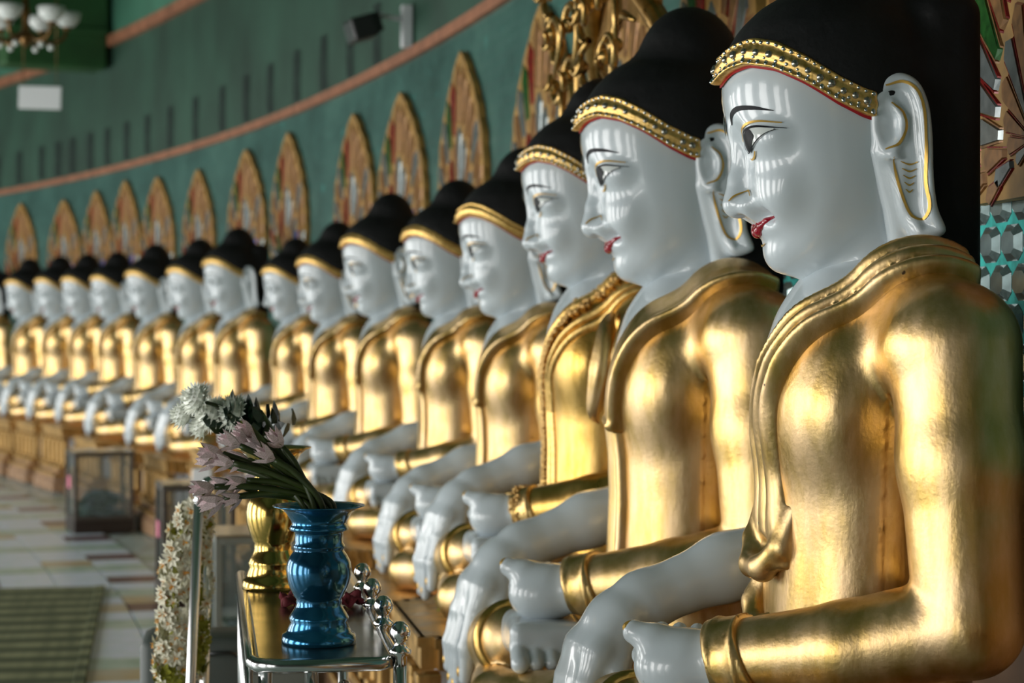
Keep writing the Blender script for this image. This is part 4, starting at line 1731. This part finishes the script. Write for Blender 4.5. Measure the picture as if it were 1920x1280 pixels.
# ------------------------------------------------------------------ jewelled statue: encrusted collar, cuff, shoulder leaves, gilt arch
rnd = random.Random(11)
bm = bmesh.new()
torso_bvh = mesh_bvh(LIB['hi']['robe'])
for i in range(800):
    zz = rnd.uniform(-2.2, .05)
    le = float(LEFT_B(zz)) + .02 + 0.12 * max(0, min(1.5, -zz - .6)) + rnd.uniform(-.05, .20)
    h = torso_bvh.ray_cast(loc3(le, 2.0, zz), Vector((0, 1, 0)))
    if h[0] is None:
        continue
    r = rnd.uniform(.014, .034) * F0
    bmesh.ops.create_icosphere(bm, subdivisions=1, radius=r, matrix=Matrix.Translation(h[0] + h[1] * .03 * F0))
tag(bm_obj('jewel_crust', bm, 'gold_dull', JEWEL, smooth=False), kind='stuff')
cuff_bvh = mesh_bvh(LIB['hi']['cuff'])
bm = bmesh.new()
cc = loc3(*WRI)
axv = (loc3(*WRI) - loc3(.85, .08, -1.96)).normalized()
for i in range(150):
    an = rnd.uniform(0, 2 * PI)
    u = axv.cross(Vector((0, 0, 1))).normalized()
    w = axv.cross(u)
    dvec = u * math.cos(an) + w * math.sin(an)
    o = cc + axv * rnd.uniform(-.03, .06) * F0 - Vector((0, 0, 0))
    h = cuff_bvh.ray_cast(o + dvec * .5 * F0, -dvec)
    if h[0]:
        bmesh.ops.create_icosphere(bm, subdivisions=1, radius=rnd.uniform(.012, .022) * F0, matrix=Matrix.Translation(h[0]))
for cch in JEWEL.children:
    if cch.name.startswith('sleeve_cuff'):
        CUFF_C = cch
tag(bm_obj('cuff_crust', bm, 'gold_dull', CUFF_C, smooth=False), kind='stuff')


def blade(bm, pts, ws, th=0.03):
    """a curled leaf of gilt metal along a curve, widest in the middle"""
    P = smooth_curve(pts, 6)
    n = len(P)
    wv = np.interp(np.linspace(0, 1, n), np.linspace(0, 1, len(ws)), ws)
    rows = []
    for i, p in enumerate(P):
        t = (P[min(i + 1, n - 1)] - P[max(i - 1, 0)]).normalized()
        s = t.cross(Vector((1, 0.25, 0))).normalized()
        nn = t.cross(s)
        rows.append([bm.verts.new(p + s * wv[i] * c + nn * d) for c, d in ((-1, 0), (0, th * .5), (1, 0), (0, -th * .5))])
    for i in range(n - 1):
        for k in range(4):
            bm.faces.new((rows[i][k], rows[i][(k + 1) % 4], rows[i + 1][(k + 1) % 4], rows[i + 1][k]))
    bm.faces.new(rows[0][::-1])
    bm.faces.new(rows[-1])


for sgn in (1, -1):
    for (f0, zt, zb, wd) in ((.02, -.32, -1.25, .13), (-.16, -.25, -1.1, .12), (-.36, -.18, -.95, .12)):
        bm = bmesh.new()
        L_ = lambda l, f, z: loc3(sgn * l, f, z)
        blade(bm, [L_(1.02, f0 - .1, zt), L_(1.30, f0 - .02, zt - .12), L_(1.38, f0 + .05, (zt + zb) / 2), L_(1.27, f0 + .10, zb + .12), L_(1.18, f0 + .06, zb)], [.01, wd * F0 * .8, wd * F0, wd * F0 * .6, .004], .02)
        bm_obj('shoulder_leaf', bm, 'gold_leaf', JEWEL)

# the openwork arch round the jewelled statue
a2, z2, sc2, chin2 = STAT[2]
t = empty('gilt_arch', arc(R_STAT + .10, a2, chin2 + SEAT * F0 * sc2), -PI / 2 + a2)
tag(t, 'gilded openwork arch of scrolls rising behind the jewel-collared statue', 'ornament')
hb = -SEAT * F0
for sgn in (-1, 1):
    bm = bmesh.new()
    add_box(bm, (sgn * .50, 0.06, (hb + .62) / 2), (.055, .05, hb + .62), None, .008)
    po = bm_obj('post', bm, 'gold_dull', t, smooth=False)
    for k in range(7):
        bm = bmesh.new()
        add_sphere(bm, (sgn * .50, .032, .55 + k * .16), .032, 10, 7)
        bm_obj('bead', bm, 'gold_deep', po)
rnd = random.Random(40)


def scroll(cx, cy, cz, r, dirn, turns=1.3, tail=0.25, lean=0.0):
    pts = []
    n = 22
    for i in range(n):
        s = i / (n - 1)
        ang = dirn + turns * 2 * PI * s
        rr = r * (1 - .8 * s)
        pts.append((cx + rr * math.cos(ang), cy - lean * s, cz + rr * math.sin(ang)))
    st = Vector(pts[0])
    tdir = Vector((math.sin(dirn), 0, -math.cos(dirn)))
    return [st + tdir * tail, st + tdir * tail * .5] + pts


k = 0
for lev, (zz, wide, n, rr) in enumerate(((1.50, .46, 4, .075), (1.64, .50, 5, .08), (1.78, .50, 6, .085), (1.93, .46, 6, .09), (2.08, .36, 5, .09), (2.22, .22, 3, .09))):
    for q in range(n):
        x = -wide + 2 * wide * q / (n - 1)
        y = -.04 - .28 * max(0, (zz - 1.5) / .7) * rnd.uniform(.3, 1.0)
        bm = bmesh.new()
        add_tube(bm, scroll(x, y, zz, rr * rnd.uniform(.7, 1.1), rnd.uniform(0, 6.28), rnd.choice([-1.2, 1.2]), rnd.uniform(.08, .2), .05), [.006, .011] + [.015 - .0004 * j for j in range(22)], 8)
        bm_obj('scroll', bm, 'gold_old', t)
        bm = bmesh.new()
        add_sphere(bm, (x, y - .02, zz), rr * .3, 10, 8)
        bm_obj('boss', bm, 'gold_old', t)
bm = bmesh.new()
arcp = [(-.50, .06, hb + .5), (-.47, .04, hb + .66), (-.28, -.02, hb + .85), (0, -.05, hb + .98), (.28, -.02, hb + .85), (.47, .04, hb + .66), (.50, .06, hb + .5)]
add_tube(bm, smooth_curve(arcp, 8), .035, 10)
bm_obj('arch_rail', bm, 'gold_old', t)
for sgn in (-1, 1):
    bm = bmesh.new()
    poly = [(sgn * .10, 1.78), (sgn * .40, 1.70), (sgn * .46, 1.95), (sgn * .30, 2.12), (sgn * .12, 2.02)]
    fr = [bm.verts.new((x, .01, z)) for x, z in poly]
    bk = [bm.verts.new((x, .04, z)) for x, z in poly]
    for i in range(5):
        bm.faces.new((fr[i], fr[(i + 1) % 5], bk[(i + 1) % 5], bk[i]))
    bm.faces.new(fr)
    bm.faces.new(bk[::-1])
    bm_obj('back_plate', bm, 'gold_dull', t, smooth=False)

# ------------------------------------------------------------------ floor tiles and mat
TS = 0.30
bm = bmesh.new()
add_box(bm, (0, 0, -.006), (TS - .008, TS - .008, .012), None, .002)
TM = {}
me0 = bpy.data.meshes.new('tile')
bm.to_mesh(me0)
bm.free()
for nm in ('tile_pale', 'tile_sage', 'tile_maroon', 'tile_ochre'):
    m = me0.copy()
    m.materials.append(MATS[nm])
    TM[nm] = m
floor = bpy.data.objects['floor']
rnd = random.Random(8)
cnt = 0
RT = R_STAT - 1.05
cand = []
for i in range(-4, 62):
    for j in range(0, 24):
        a = math.radians(8.0) + i * TS / RT
        p = arc(RT - j * TS, a, 0)
        px = 960 + p.x / p.y * FPX
        py = 610 + CAM_H / p.y * FPX
        if -60 < px < 480 and py < 1330:
            cand.append((p.y, i, j, a, p))
cand.sort(key=lambda c: c[0])
for (_, i, j, a, p) in cand[:300]:
    if i % 4 == 0 and j % 3 == 0:
        nm = 'tile_maroon'
    elif i % 4 == 2:
        nm = 'tile_sage'
    elif (i + j) % 7 == 0:
        nm = 'tile_ochre'
    else:
        nm = 'tile_pale'
    o = bpy.data.objects.new('tile', TM[nm])
    COL.objects.link(o)
    o.location = p
    o.rotation_euler = (0, 0, -PI / 2 + a + (PI / 2) * rnd.randint(0, 3))
    o.parent = floor

mcorner = [Vector((-2.26, 11.5, 0)), Vector((-1.70, 8.2, 0))]
d = (mcorner[0] - mcorner[1])
ang = math.atan2(d.y, d.x)
mid = (mcorner[0] + mcorner[1]) / 2
t = empty('woven_mat', (mid.x - .9 * math.sin(ang), mid.y + .9 * math.cos(ang), 0), ang)
bm = bmesh.new()
add_box(bm, (0, 0, .006), (d.length, 1.8, .010), None, .003)
bm_obj('mat_sheet', bm, 'woven_mat', t, smooth=False)
for sgn in (-1, 1):
    bm = bmesh.new()
    add_box(bm, (0, sgn * .885, .009), (d.length, .05, .014), None, .004)
    bm_obj('mat_border', bm, 'woven_mat', t, smooth=False)
tag(t, 'olive green woven mat spread on the tiled floor', 'mat')

# ------------------------------------------------------------------ glass donation cases
def glass_case(c, label, frame, hgt=.56, w=.46, dep=.42, note=True, seed=0):
    a = math.atan2(c.y - CC[1], c.x - CC[0])
    t = empty('donation_case', c, -PI / 2 + a)
    tag(t, label, 'display case', 'glass donation cases on the floor')
    X, Y = dep / 2, w / 2
    bm = bmesh.new()
    add_box(bm, (0, 0, .045), (dep, w, .09), None, .005)
    bm_obj('plinth', bm, 'wood_dark' if frame == 'frame_bronze' else 'frame_grey', t, smooth=False)
    for sx in (-1, 1):
        for sy in (-1, 1):
            bm = bmesh.new()
            add_box(bm, (sx * (X - .014), sy * (Y - .014), .09 + (hgt - .09) / 2), (.028, .028, hgt - .09), None, .003)
            bm_obj('corner_post', bm, frame, t, smooth=False)
    for zz in (.105, hgt - .012):
        for sx in (-1, 1):
            bm = bmesh.new()
            add_box(bm, (sx * (X - .014), 0, zz), (.026, w - .056, .026), None, .002)
            bm_obj('rail', bm, frame, t, smooth=False)
        for sy in (-1, 1):
            bm = bmesh.new()
            add_box(bm, (0, sy * (Y - .014), zz), (dep - .056, .026, .026), None, .002)
            bm_obj('rail', bm, frame, t, smooth=False)
    for sx in (-1, 1):
        bm = bmesh.new()
        add_box(bm, (sx * (X - .014), 0, .09 + (hgt - .09) / 2), (.005, w - .056, hgt - .12))
        bm_obj('glass_pane', bm, 'clear_glass', t, smooth=False)
    for sy in (-1, 1):
        bm = bmesh.new()
        add_box(bm, (0, sy * (Y - .014), .09 + (hgt - .09) / 2), (dep - .056, .005, hgt - .12))
        bm_obj('glass_pane', bm, 'clear_glass', t, smooth=False)
    bm = bmesh.new()
    add_box(bm, (0, 0, hgt + .005), (dep, w, .012), None, .003)
    bm_obj('lid', bm, 'steel_top', t, smooth=False)
    if note:
        bm = bmesh.new()
        add_box(bm, (-.03, -Y - .001, hgt * .62), (.11, .003, .085))
        bm_obj('paper_note', bm, 'paper_pink', t, smooth=False)
    # heap of folded notes inside
    rn = random.Random(seed)
    bm = bmesh.new()
    for k in range(80):
        M = Matrix.Translation((rn.uniform(-X + .10, X - .10), rn.uniform(-Y + .10, Y - .10), .105 + rn.uniform(0, 1) * .15)) @ Matrix.Rotation(rn.uniform(0, 6.28), 4, 'Z') @ Matrix.Rotation(rn.uniform(-.7, .7), 4, 'X') @ Matrix.Rotation(rn.uniform(-.5, .5), 4, 'Y')
        n0 = len(bm.faces)
        add_box(bm, (0, 0, 0), (.13, .062, .004), M)
        bm.faces.ensure_lookup_table()
        for fc in list(bm.faces)[n0:]:
            fc.material_index = 1 if k % 4 == 0 else 0
    o = bm_obj('banknote_heap', bm, 'banknote_green', None, smooth=False)
    o.data.materials.append(MATS['banknote_blue'])
    o.location = t.location
    o.rotation_euler = t.rotation_euler
    tag(o, 'loose green and blue banknotes heaped inside ' + label.split(',')[0], 'banknotes', kind='stuff')
    return t


CASE = lambda px, r: arc(r, ray_arc(px, r)[0])
glass_case(CASE(187, 48.80), 'the dark-plinthed glass donation case, standing alone on the tiles', 'frame_bronze', w=.42, seed=1)
glass_case(CASE(366, 48.85), 'the bronze-framed glass donation case, with a white box on its lid', 'frame_bronze', hgt=.62, w=.38, dep=.38, seed=2)
glass_case(CASE(485, 48.87), 'the grey-framed glass donation case, behind the brass vase', 'frame_grey', hgt=.62, w=.38, note=False, seed=3)
p = at(385, 893, 12.1)
bm = bmesh.new()
add_box(bm, (0, 0, .045), (.10, .08, .09), None, .006)
o = bm_obj('paper_box', bm, 'paper_white', None, smooth=False)
o.location = CASE(380, 48.85) + Vector((0, 0, .632))
tag(o, 'small white paper box on the lid of the bronze-framed case', 'box')

# ------------------------------------------------------------------ steel offering rack
RX, RZ0 = -.33, 3.40
rack_dir = Vector((-.175, 1.2, 0)).normalized()
rang = math.atan2(rack_dir.y, rack_dir.x) - PI / 2
RH = .905
rack = empty('offering_rack', (-.305, 3.40, 0), rang)
tag(rack, 'narrow stainless steel offering rack with ball finials in front of the statues', 'rack')
W_, LN = .235, 1.25     # local x across, y along, from y=0
bm = bmesh.new()
add_box(bm, (0, LN / 2, RH - .009), (W_ - .012, LN - .012, .018), None, .004)
bm_obj('shelf_top', bm, 'steel_top', rack, smooth=False)
bm = bmesh.new()
rim = [(-W_ / 2, LN, RH - .01), (-W_ / 2, .05, RH - .01), (-W_ / 2 + .01, .015, RH - .01), (-W_ / 2 + .045, 0, RH - .01), (W_ / 2 - .03, 0, RH - .01), (W_ / 2, .03, RH - .01), (W_ / 2, LN, RH - .01)]
add_tube(bm, rim, .012, 10)
bm_obj('rim_rail', bm, 'steel', rack)
bm = bmesh.new()
add_box(bm, (0, LN / 2, .60), (W_ - .02, LN - .03, .014), None, .003)
bm_obj('shelf_lower', bm, 'steel_top', rack, smooth=False)
for (x, y) in ((-W_ / 2 + .02, .02), (-W_ / 2 + .095, .008), (W_ / 2 + .006, .012), (-W_ / 2 + .01, LN - .02), (W_ / 2 - .01, LN - .02)):
    bm = bmesh.new()
    add_tube(bm, [(x, y, 0), (x, y, RH - .016)], .0115, 10)
    bm_obj('leg', bm, 'steel', rack)
for k in range(7):
    bm = bmesh.new()
    y = .10 + k * .165
    add_tube(bm, [(-W_ / 2 - .004, y, .60), (-W_ / 2 - .004, y, RH - .016)], .006, 8)
    bm_obj('side_rod', bm, 'steel', rack)
for k, y in enumerate((.012, .34, .60, .86)):
    bm = bmesh.new()
    x = W_ / 2 + .006
    add_lathe(bm, [(.011, -.02), (.011, .0), (.018, .004), (.019, .010), (.012, .016), (.009, .022), (.013, .027), (.017, .034), (.0175, .042), (.014, .051), (.007, .057), (.0, .058)], 20, (x, y, RH))
    bm_obj('ball_finial', bm, 'chrome', rack)


def vase_mesh():
    pr = [(70, 1214), (70, 1207), (68, 1197), (61, 1193), (59, 1188), (53, 1174), (56, 1168), (55, 1164), (50, 1156), (44, 1146), (42, 1141), (43, 1136), (42, 1131), (47, 1126), (48, 1122), (50, 1119), (56, 1106), (60, 1090), (61, 1076), (59, 1062), (53, 1050), (47, 1042), (46, 1038), (49, 1035), (48, 1031), (45, 1027), (45, 1010), (46, 1006), (54, 1003), (55, 999), (53, 995), (50, 991), (53, 984), (62, 970), (74, 962), (86, 958.5), (86, 956.5), (74, 959), (60, 967), (48, 985), (42, 1005), (40, 1030)]
    k = 3.58 / FPX
    bm = bmesh.new()
    prof = [(r * k, (1214 - y) * k) for r, y in pr]
    rings = []
    seg = 64
    for r, z in prof:
        rings.append([bm.verts.new((r * math.cos(2 * PI * i / seg), r * math.sin(2 * PI * i / seg), z)) for i in range(seg)])
    for i in range(len(rings) - 1):
        for q in range(seg):
            bm.faces.new((rings[i][q], rings[i][(q + 1) % seg], rings[i + 1][(q + 1) % seg], rings[i + 1][q]))
    bm.faces.new(rings[0][::-1])
    return bm


def on_rack(px, py):
    z = (CAM_H - RH) * FPX / (py - 610)
    return Vector(((px - 960) / FPX * z, z, RH + .0005))


BV = on_rack(598, 1205)
bv = bm_obj('flower_vase', vase_mesh(), 'blue_glaze')
bv.location = BV
tag(bv, 'blue metallic flower vase with ringed neck holding pink lilies on the steel rack', 'vase')
GV = on_rack(512, 1103)
gv = bm_obj('flower_vase', vase_mesh(), 'brass')
gv.location = GV
gv.scale = (1, 1, 1.24)
tag(gv, 'polished brass flower vase behind the blue one on the steel rack', 'vase')

# crumpled red cloth
bm = bmesh.new()
g = bmesh.ops.create_grid(bm, x_segments=26, y_segments=18, size=.5)
rnd = random.Random(2)
for v in bm.verts:
    x, y = v.co.x, v.co.y
    v.co = Vector((x * .155, y * .10, .010 + .010 * math.sin(x * 17 + 2 * y) * math.cos(y * 11) + .006 * math.sin(x * 31 + y * 23)))
bmesh.ops.solidify(bm, geom=list(bm.faces), thickness=.003)
rc = bm_obj('folded_cloth', bm, 'red_cloth')
rcp = on_rack(602, 1136)
rc.location = (rcp.x, rcp.y, RH + .006)
rc.rotation_euler = (0, 0, .2)
tag(rc, 'crumpled dark red cloth between the two vases', 'cloth')

# lidded silver bowls on the lower shelf
for (lx, ly, r, nm) in ((.045, .22, .062, 'lidded silver offering bowl below the blue vase'), (-.06, .10, .03, 'small round chrome lidded pot beside the larger silver bowl')):
    pos = rack.matrix_basis @ Vector((lx, ly, .608))
    from mathutils import Euler
    Mr = Matrix.Translation(rack.location) @ Matrix.Rotation(rang, 4, 'Z')
    pos = Mr @ Vector((lx, ly, .608))
    t = empty('lidded_bowl', pos)
    hgt = .235 - .05 if r > .05 else .16
    bm = bmesh.new()
    add_lathe(bm, [(r * .6, 0), (r * .62, .01), (r * .35, .03), (r * .4, .05), (r, hgt * .55), (r * 1.02, hgt * .62), (r * .96, hgt * .63)], 32)
    bm_obj('bowl', bm, 'chrome', t)
    bm = bmesh.new()
    add_lathe(bm, [(r * 1.02, hgt * .63), (r, hgt * .68), (r * .8, hgt * .84), (r * .4, hgt * .97), (r * .15, hgt), (.008, hgt + .006), (.007, hgt + .014), (.013, hgt + .022), (.014, hgt + .030), (.008, hgt + .038), (0, hgt + .041)], 32)
    bm_obj('lid', bm, 'chrome', t)
    tag(t, nm, 'bowl')

# ------------------------------------------------------------------ flowers
def petal(bm, base, tip, width, n, cup=.2, mat=0):
    """a pointed petal from base to tip with normal hint n"""
    b, tpt = Vector(base), Vector(tip)
    d = tpt - b
    s = d.cross(Vector(n)).normalized() * width
    nn = s.cross(d).normalized() * width * cup
    m1, m2 = b + d * .35, b + d * .7
    v = [bm.verts.new(p) for p in (b, m1 - s + nn, m1 - nn, m1 + s + nn, m2 - s * .8 + nn, m2 - nn * .6, m2 + s * .8 + nn, tpt)]
    for f in ((0, 1, 2), (0, 2, 3), (1, 4, 5, 2), (2, 5, 6, 3), (4, 7, 5), (5, 7, 6)):
        fc = bm.faces.new([v[i] for i in f])
        fc.material_index = mat


# half-open lily bud, pointing up +Z, about 1 unit long
bm = bmesh.new()
for ringi, (nP, spread, ln, wd) in enumerate(((3, .16, 1.0, .20), (3, .36, .95, .22), (3, .58, .78, .19))):
    for k in range(nP):
        a = 2 * PI * (k + ringi * .5) / nP + ringi * .3
        u = Vector((math.cos(a), math.sin(a), 0))
        petal(bm, u * .06, u * spread + Vector((0, 0, ln)), wd, u, -.45, 1 if (ringi == 2 and k == 0) else 0)
BUD = bpy.data.meshes.new('bud')
bm.to_mesh(BUD)
bm.free()
BUD.materials.append(MATS['petal_pink'])
BUD.materials.append(MATS['petal_green'])
bm = bmesh.new()
for k in range(3):
    a = 2 * PI * k / 3 + .5
    u = Vector((math.cos(a), math.sin(a), 0))
    petal(bm, u * .03, u * .30 + Vector((0, 0, .55)), .13, u, -.5)
SEP = bpy.data.meshes.new('sepal')
bm.to_mesh(SEP)
bm.free()
SEP.materials.append(MATS['petal_green'])

rnd = random.Random(14)
heads = [(450, 835), (418, 850), (470, 835), (408, 868), (438, 868), (466, 862), (496, 845), (402, 912), (432, 905), (462, 900), (420, 935), (492, 880), (455, 930), (515, 862), (530, 838), (480, 815)]
for i, (hx_, hy_) in enumerate(heads):
    zz = BV.y + rnd.uniform(-.05, .05)
    hp = at(hx_, hy_, zz)
    mouth = Vector((BV.x + rnd.uniform(-.03, .025), BV.y + rnd.uniform(-.025, .025), RH + .236))
    inside = Vector((BV.x + rnd.uniform(-.01, .012), BV.y + rnd.uniform(-.01, .01), RH + .17))
    dirv = (hp - mouth)
    bend = mouth + dirv * .55 + Vector((0, 0, .012))
    t = empty('lily_stem', hp)
    bm = bmesh.new()
    P = smooth_curve([inside - hp, mouth - hp, bend - hp, Vector((0, 0, 0))], 7)
    add_tube(bm, P, [.0058] * (len(P) - 1) + [.005], 7)
    bm_obj('stem', bm, 'stem_green', t)
    dq = (P[-1] - P[-4]).normalized()
    dq = (dq + Vector((rnd.uniform(-.5, .1), rnd.uniform(-.5, .4), rnd.uniform(-.35, .35)))).normalized()
    qt = dq.to_track_quat('Z', 'Y').to_euler()
    s = rnd.uniform(.038, .050)
    share('bud', BUD, t, (0, 0, 0), qt, (s, s, s))
    share('sepal', SEP, t, (0, 0, 0), qt, (s * 1.1, s * 1.1, s))
    if i % 5 == 0:
        bm = bmesh.new()
        bpos = bend - hp
        petal(bm, bpos, bpos + dirv.normalized() * .07 + Vector((rnd.uniform(-.01, .02), rnd.uniform(-.03, .02), rnd.uniform(.0, .04))), .006, (0, -1, .3), .2)
        bm_obj('leaf', bm, 'stem_green', t)
    tag(t, 'pink lily bud on a leaning green stem in the blue vase', 'flower', 'pink lilies in the blue vase')

# chrysanthemums in the brass vase
bm = bmesh.new()
rnd2 = random.Random(6)
for lay in range(6):
    n = 20 - lay * 2
    el = -.15 + lay * .28
    for k in range(n):
        a = 2 * PI * (k + .5 * (lay % 2)) / n + rnd2.uniform(-.06, .06)
        u = Vector((math.cos(a) * math.cos(el), math.sin(a) * math.cos(el), math.sin(el)))
        nrm = Vector((-math.cos(a) * math.sin(el), -math.sin(a) * math.sin(el), math.cos(el)))
        petal(bm, u * .15, u * rnd2.uniform(.85, 1.05) + nrm * .18, .13, nrm, .35)
add_sphere(bm, (0, 0, .25), .62, 12, 8, (1, 1, .8))
MUM = bpy.data.meshes.new('flower_head')
bm.to_mesh(MUM)
bm.free()
MUM.materials.append(MATS['petal_white'])
bm = bmesh.new()
for k in range(9):
    a = 2 * PI * k / 9 * 2.4
    zz = -.25 - .22 * k
    u = Vector((math.cos(a), math.sin(a), .15))
    petal(bm, Vector((0, 0, zz)), u * rnd2.uniform(.9, 1.3) + Vector((0, 0, zz + .2)), .38, (0, 0, 1), .25)
MLEAF = bpy.data.meshes.new('leaf_spray')
bm.to_mesh(MLEAF)
bm.free()
MLEAF.materials.append(MATS['leaf_dark'])
for (hx_, hy_, sz) in ((372, 750, .042), (402, 778, .046), (442, 776, .046), (350, 780, .038), (386, 800, .038)):
    hp = at(hx_, hy_, GV.y + rnd.uniform(-.05, .05))
    mouth = Vector((GV.x + rnd.uniform(-.035, .0), GV.y + rnd.uniform(-.02, .02), RH + .292))
    t = empty('chrysanthemum', hp)
    bm = bmesh.new()
    P = smooth_curve([Vector((GV.x, GV.y, RH + .20)) - hp, mouth - hp, (mouth - hp) * .45 + Vector((0, 0, .02)), Vector((0, 0, 0))], 6)
    add_tube(bm, P, .004, 7)
    bm_obj('stem', bm, 'stem_green', t)
    dq = ((P[-1] - P[-4]).normalized() + Vector((-.2, -.5, .3))).normalized()
    share('flower_head', MUM, t, (0, 0, 0), dq.to_track_quat('Z', 'Y').to_euler(), (sz, sz, sz))
    share('leaf_spray', MLEAF, t, P[-6], (P[-1] - P[-5]).normalized().to_track_quat('Z', 'Y').to_euler(), (.048, .048, .048))
    tag(t, 'white chrysanthemum with dark leaves leaning out of the brass vase', 'flower', 'white chrysanthemums in the brass vase')

# ------------------------------------------------------------------ chrome posts with garlands
posts = []
for j, (tx, ty, z, bx, lab) in enumerate(((373, 918, 4.85, 357, 'chrome post with ball top carrying the white flower garland'), (391, 903, 5.15, 383, 'chrome post with ball top behind the garlanded one'))):
    top = at(tx, ty, z)
    lo_ = at(bx, 1280, z)
    foot = lo_ + (lo_ - top) * ((lo_.z) / (top.z - lo_.z))
    t = empty('chrome_post', foot)
    bm = bmesh.new()
    add_tube(bm, [(0, 0, .01), top - foot - Vector((0, 0, .02))], .0115, 14)
    bm_obj('tube', bm, 'steel_tube', t)
    bm = bmesh.new()
    add_lathe(bm, [(.012, -.03), (.0135, -.024), (.010, -.018), (.0145, -.012), (.0155, 0), (.012, .010), (0, .014)], 18, tuple(top - foot))
    bm_obj('ball_cap', bm, 'chrome', t)
    bm = bmesh.new()
    add_lathe(bm, [(.09, 0), (.09, .008), (.05, .016), (.018, .03)], 24)
    bm_obj('foot_plate', bm, 'chrome', t)
    tag(t, lab, 'post')
    posts.append((top, foot))

bm = bmesh.new()
for k in range(7):
    a = 2 * PI * k / 7
    u = Vector((math.cos(a), math.sin(a), .25))
    petal(bm, Vector((0, 0, 0)), u, .24, (0, 0, 1), .3, 0)
for k in range(3):
    a = 2 * PI * k / 3
    u = Vector((math.cos(a) * .3, math.sin(a) * .3, .55))
    petal(bm, Vector((0, 0, .05)), u, .10, (math.cos(a), math.sin(a), 0), .3, 1)
BLO = bpy.data.meshes.new('blossom')
bm.to_mesh(BLO)
bm.free()
BLO.materials.append(MATS['petal_cream'])
BLO.materials.append(MATS['stamen_orange'])
bm = bmesh.new()
for k in range(5):
    a = 2 * PI * k / 5
    u = Vector((math.cos(a), math.sin(a), .1))
    petal(bm, Vector((0, 0, 0)), u, .3, (0, 0, 1), .3, 0)
LFT = bpy.data.meshes.new('leaf_tuft')
bm.to_mesh(LFT)
bm.free()
LFT.materials.append(MATS['leaf_yellow'])


def garland(path, z, rad, n, label, white_to, seed):
    rn = random.Random(seed)
    P = smooth_curve([at(x, y, z) for x, y in path], 10)
    org = P[-1]
    t = empty('flower_garland', (org.x, org.y, org.z))
    bm = bmesh.new()
    add_tube(bm, [p - org for p in P], rad * .22, 8)
    bm_obj('core_string', bm, 'leaf_yellow', t)
    for i in range(n):
        s = i / (n - 1)
        k = s * (len(P) - 1)
        p = P[int(k)].lerp(P[min(int(k) + 1, len(P) - 1)], k - int(k))
        a = rn.uniform(0, 6.28)
        u = Vector((math.cos(a), math.sin(a), rn.uniform(-.5, .3))).normalized()
        rr = rad * (.55 + .45 * min(1, s * 2 + .3))
        pos = p - org + u * rr * rn.uniform(.5, .9)
        s_ = rn.uniform(.014, .026)
        white = rn.random() < (.93 if s < white_to else .15)
        share('blossom' if white else 'leaf_tuft', BLO if white else LFT, t, pos, u.to_track_quat('Z', 'Y').to_euler(), (s_, s_, s_))
    tag(t, label, 'garland')
    return t


garland([(368, 945), (345, 990), (330, 1080), (326, 1170), (322, 1245), (322, 1330)], 4.93, .046, 285, 'thick garland of white blossoms with orange stamens hung on the chrome post', .80, 1)
garland([(384, 965), (378, 1030), (376, 1110), (372, 1190), (366, 1260)], 5.0, .028, 110, 'thin yellowing garland hanging behind the chrome post', .62, 2)

# grey cabinet beyond the garland
z = 5.6
p0 = at(350, 1200, z)
t = empty('grey_cabinet', (p0.x, z + .15, 0), .12)
bm = bmesh.new()
add_box(bm, (0, 0, p0.z / 2), (.29, .24, p0.z), None, .025)
bm_obj('cabinet_body', bm, 'box_grey', t)
bm = bmesh.new()
add_tube(bm, smooth_curve([(.04, -.12, p0.z - .045), (.05, -.16, p0.z - .035), (.10, -.16, p0.z - .035), (.12, -.12, p0.z - .05)], 5), .006, 8)
bm_obj('handle', bm, 'lamp_black', t)
tag(t, 'dark grey box with rounded edges standing behind the flower garland', 'box')

# dried offering by the jewelled statue's fingers
rn = random.Random(77)
aj, zj, scj, chj = STAT[2]
bj = chj + SEAT * F0 * scj
tp = at(848, 1120, 6.35)
t = empty('dried_garland', (tp.x, tp.y, bj + .002))
for k in range(26):
    share('blossom' if k % 4 == 0 else 'leaf_tuft', BLO if k % 4 == 0 else LFT, t, (rn.uniform(-.035, .05), rn.uniform(-.08, .08), rn.uniform(.01, .035)), (rn.uniform(-1, 1), rn.uniform(-1, 1), rn.uniform(0, 6)), (.02, .02, .02))
tag(t, 'small heap of wilted flowers on the throne by the jewel-collared statue', 'garland')
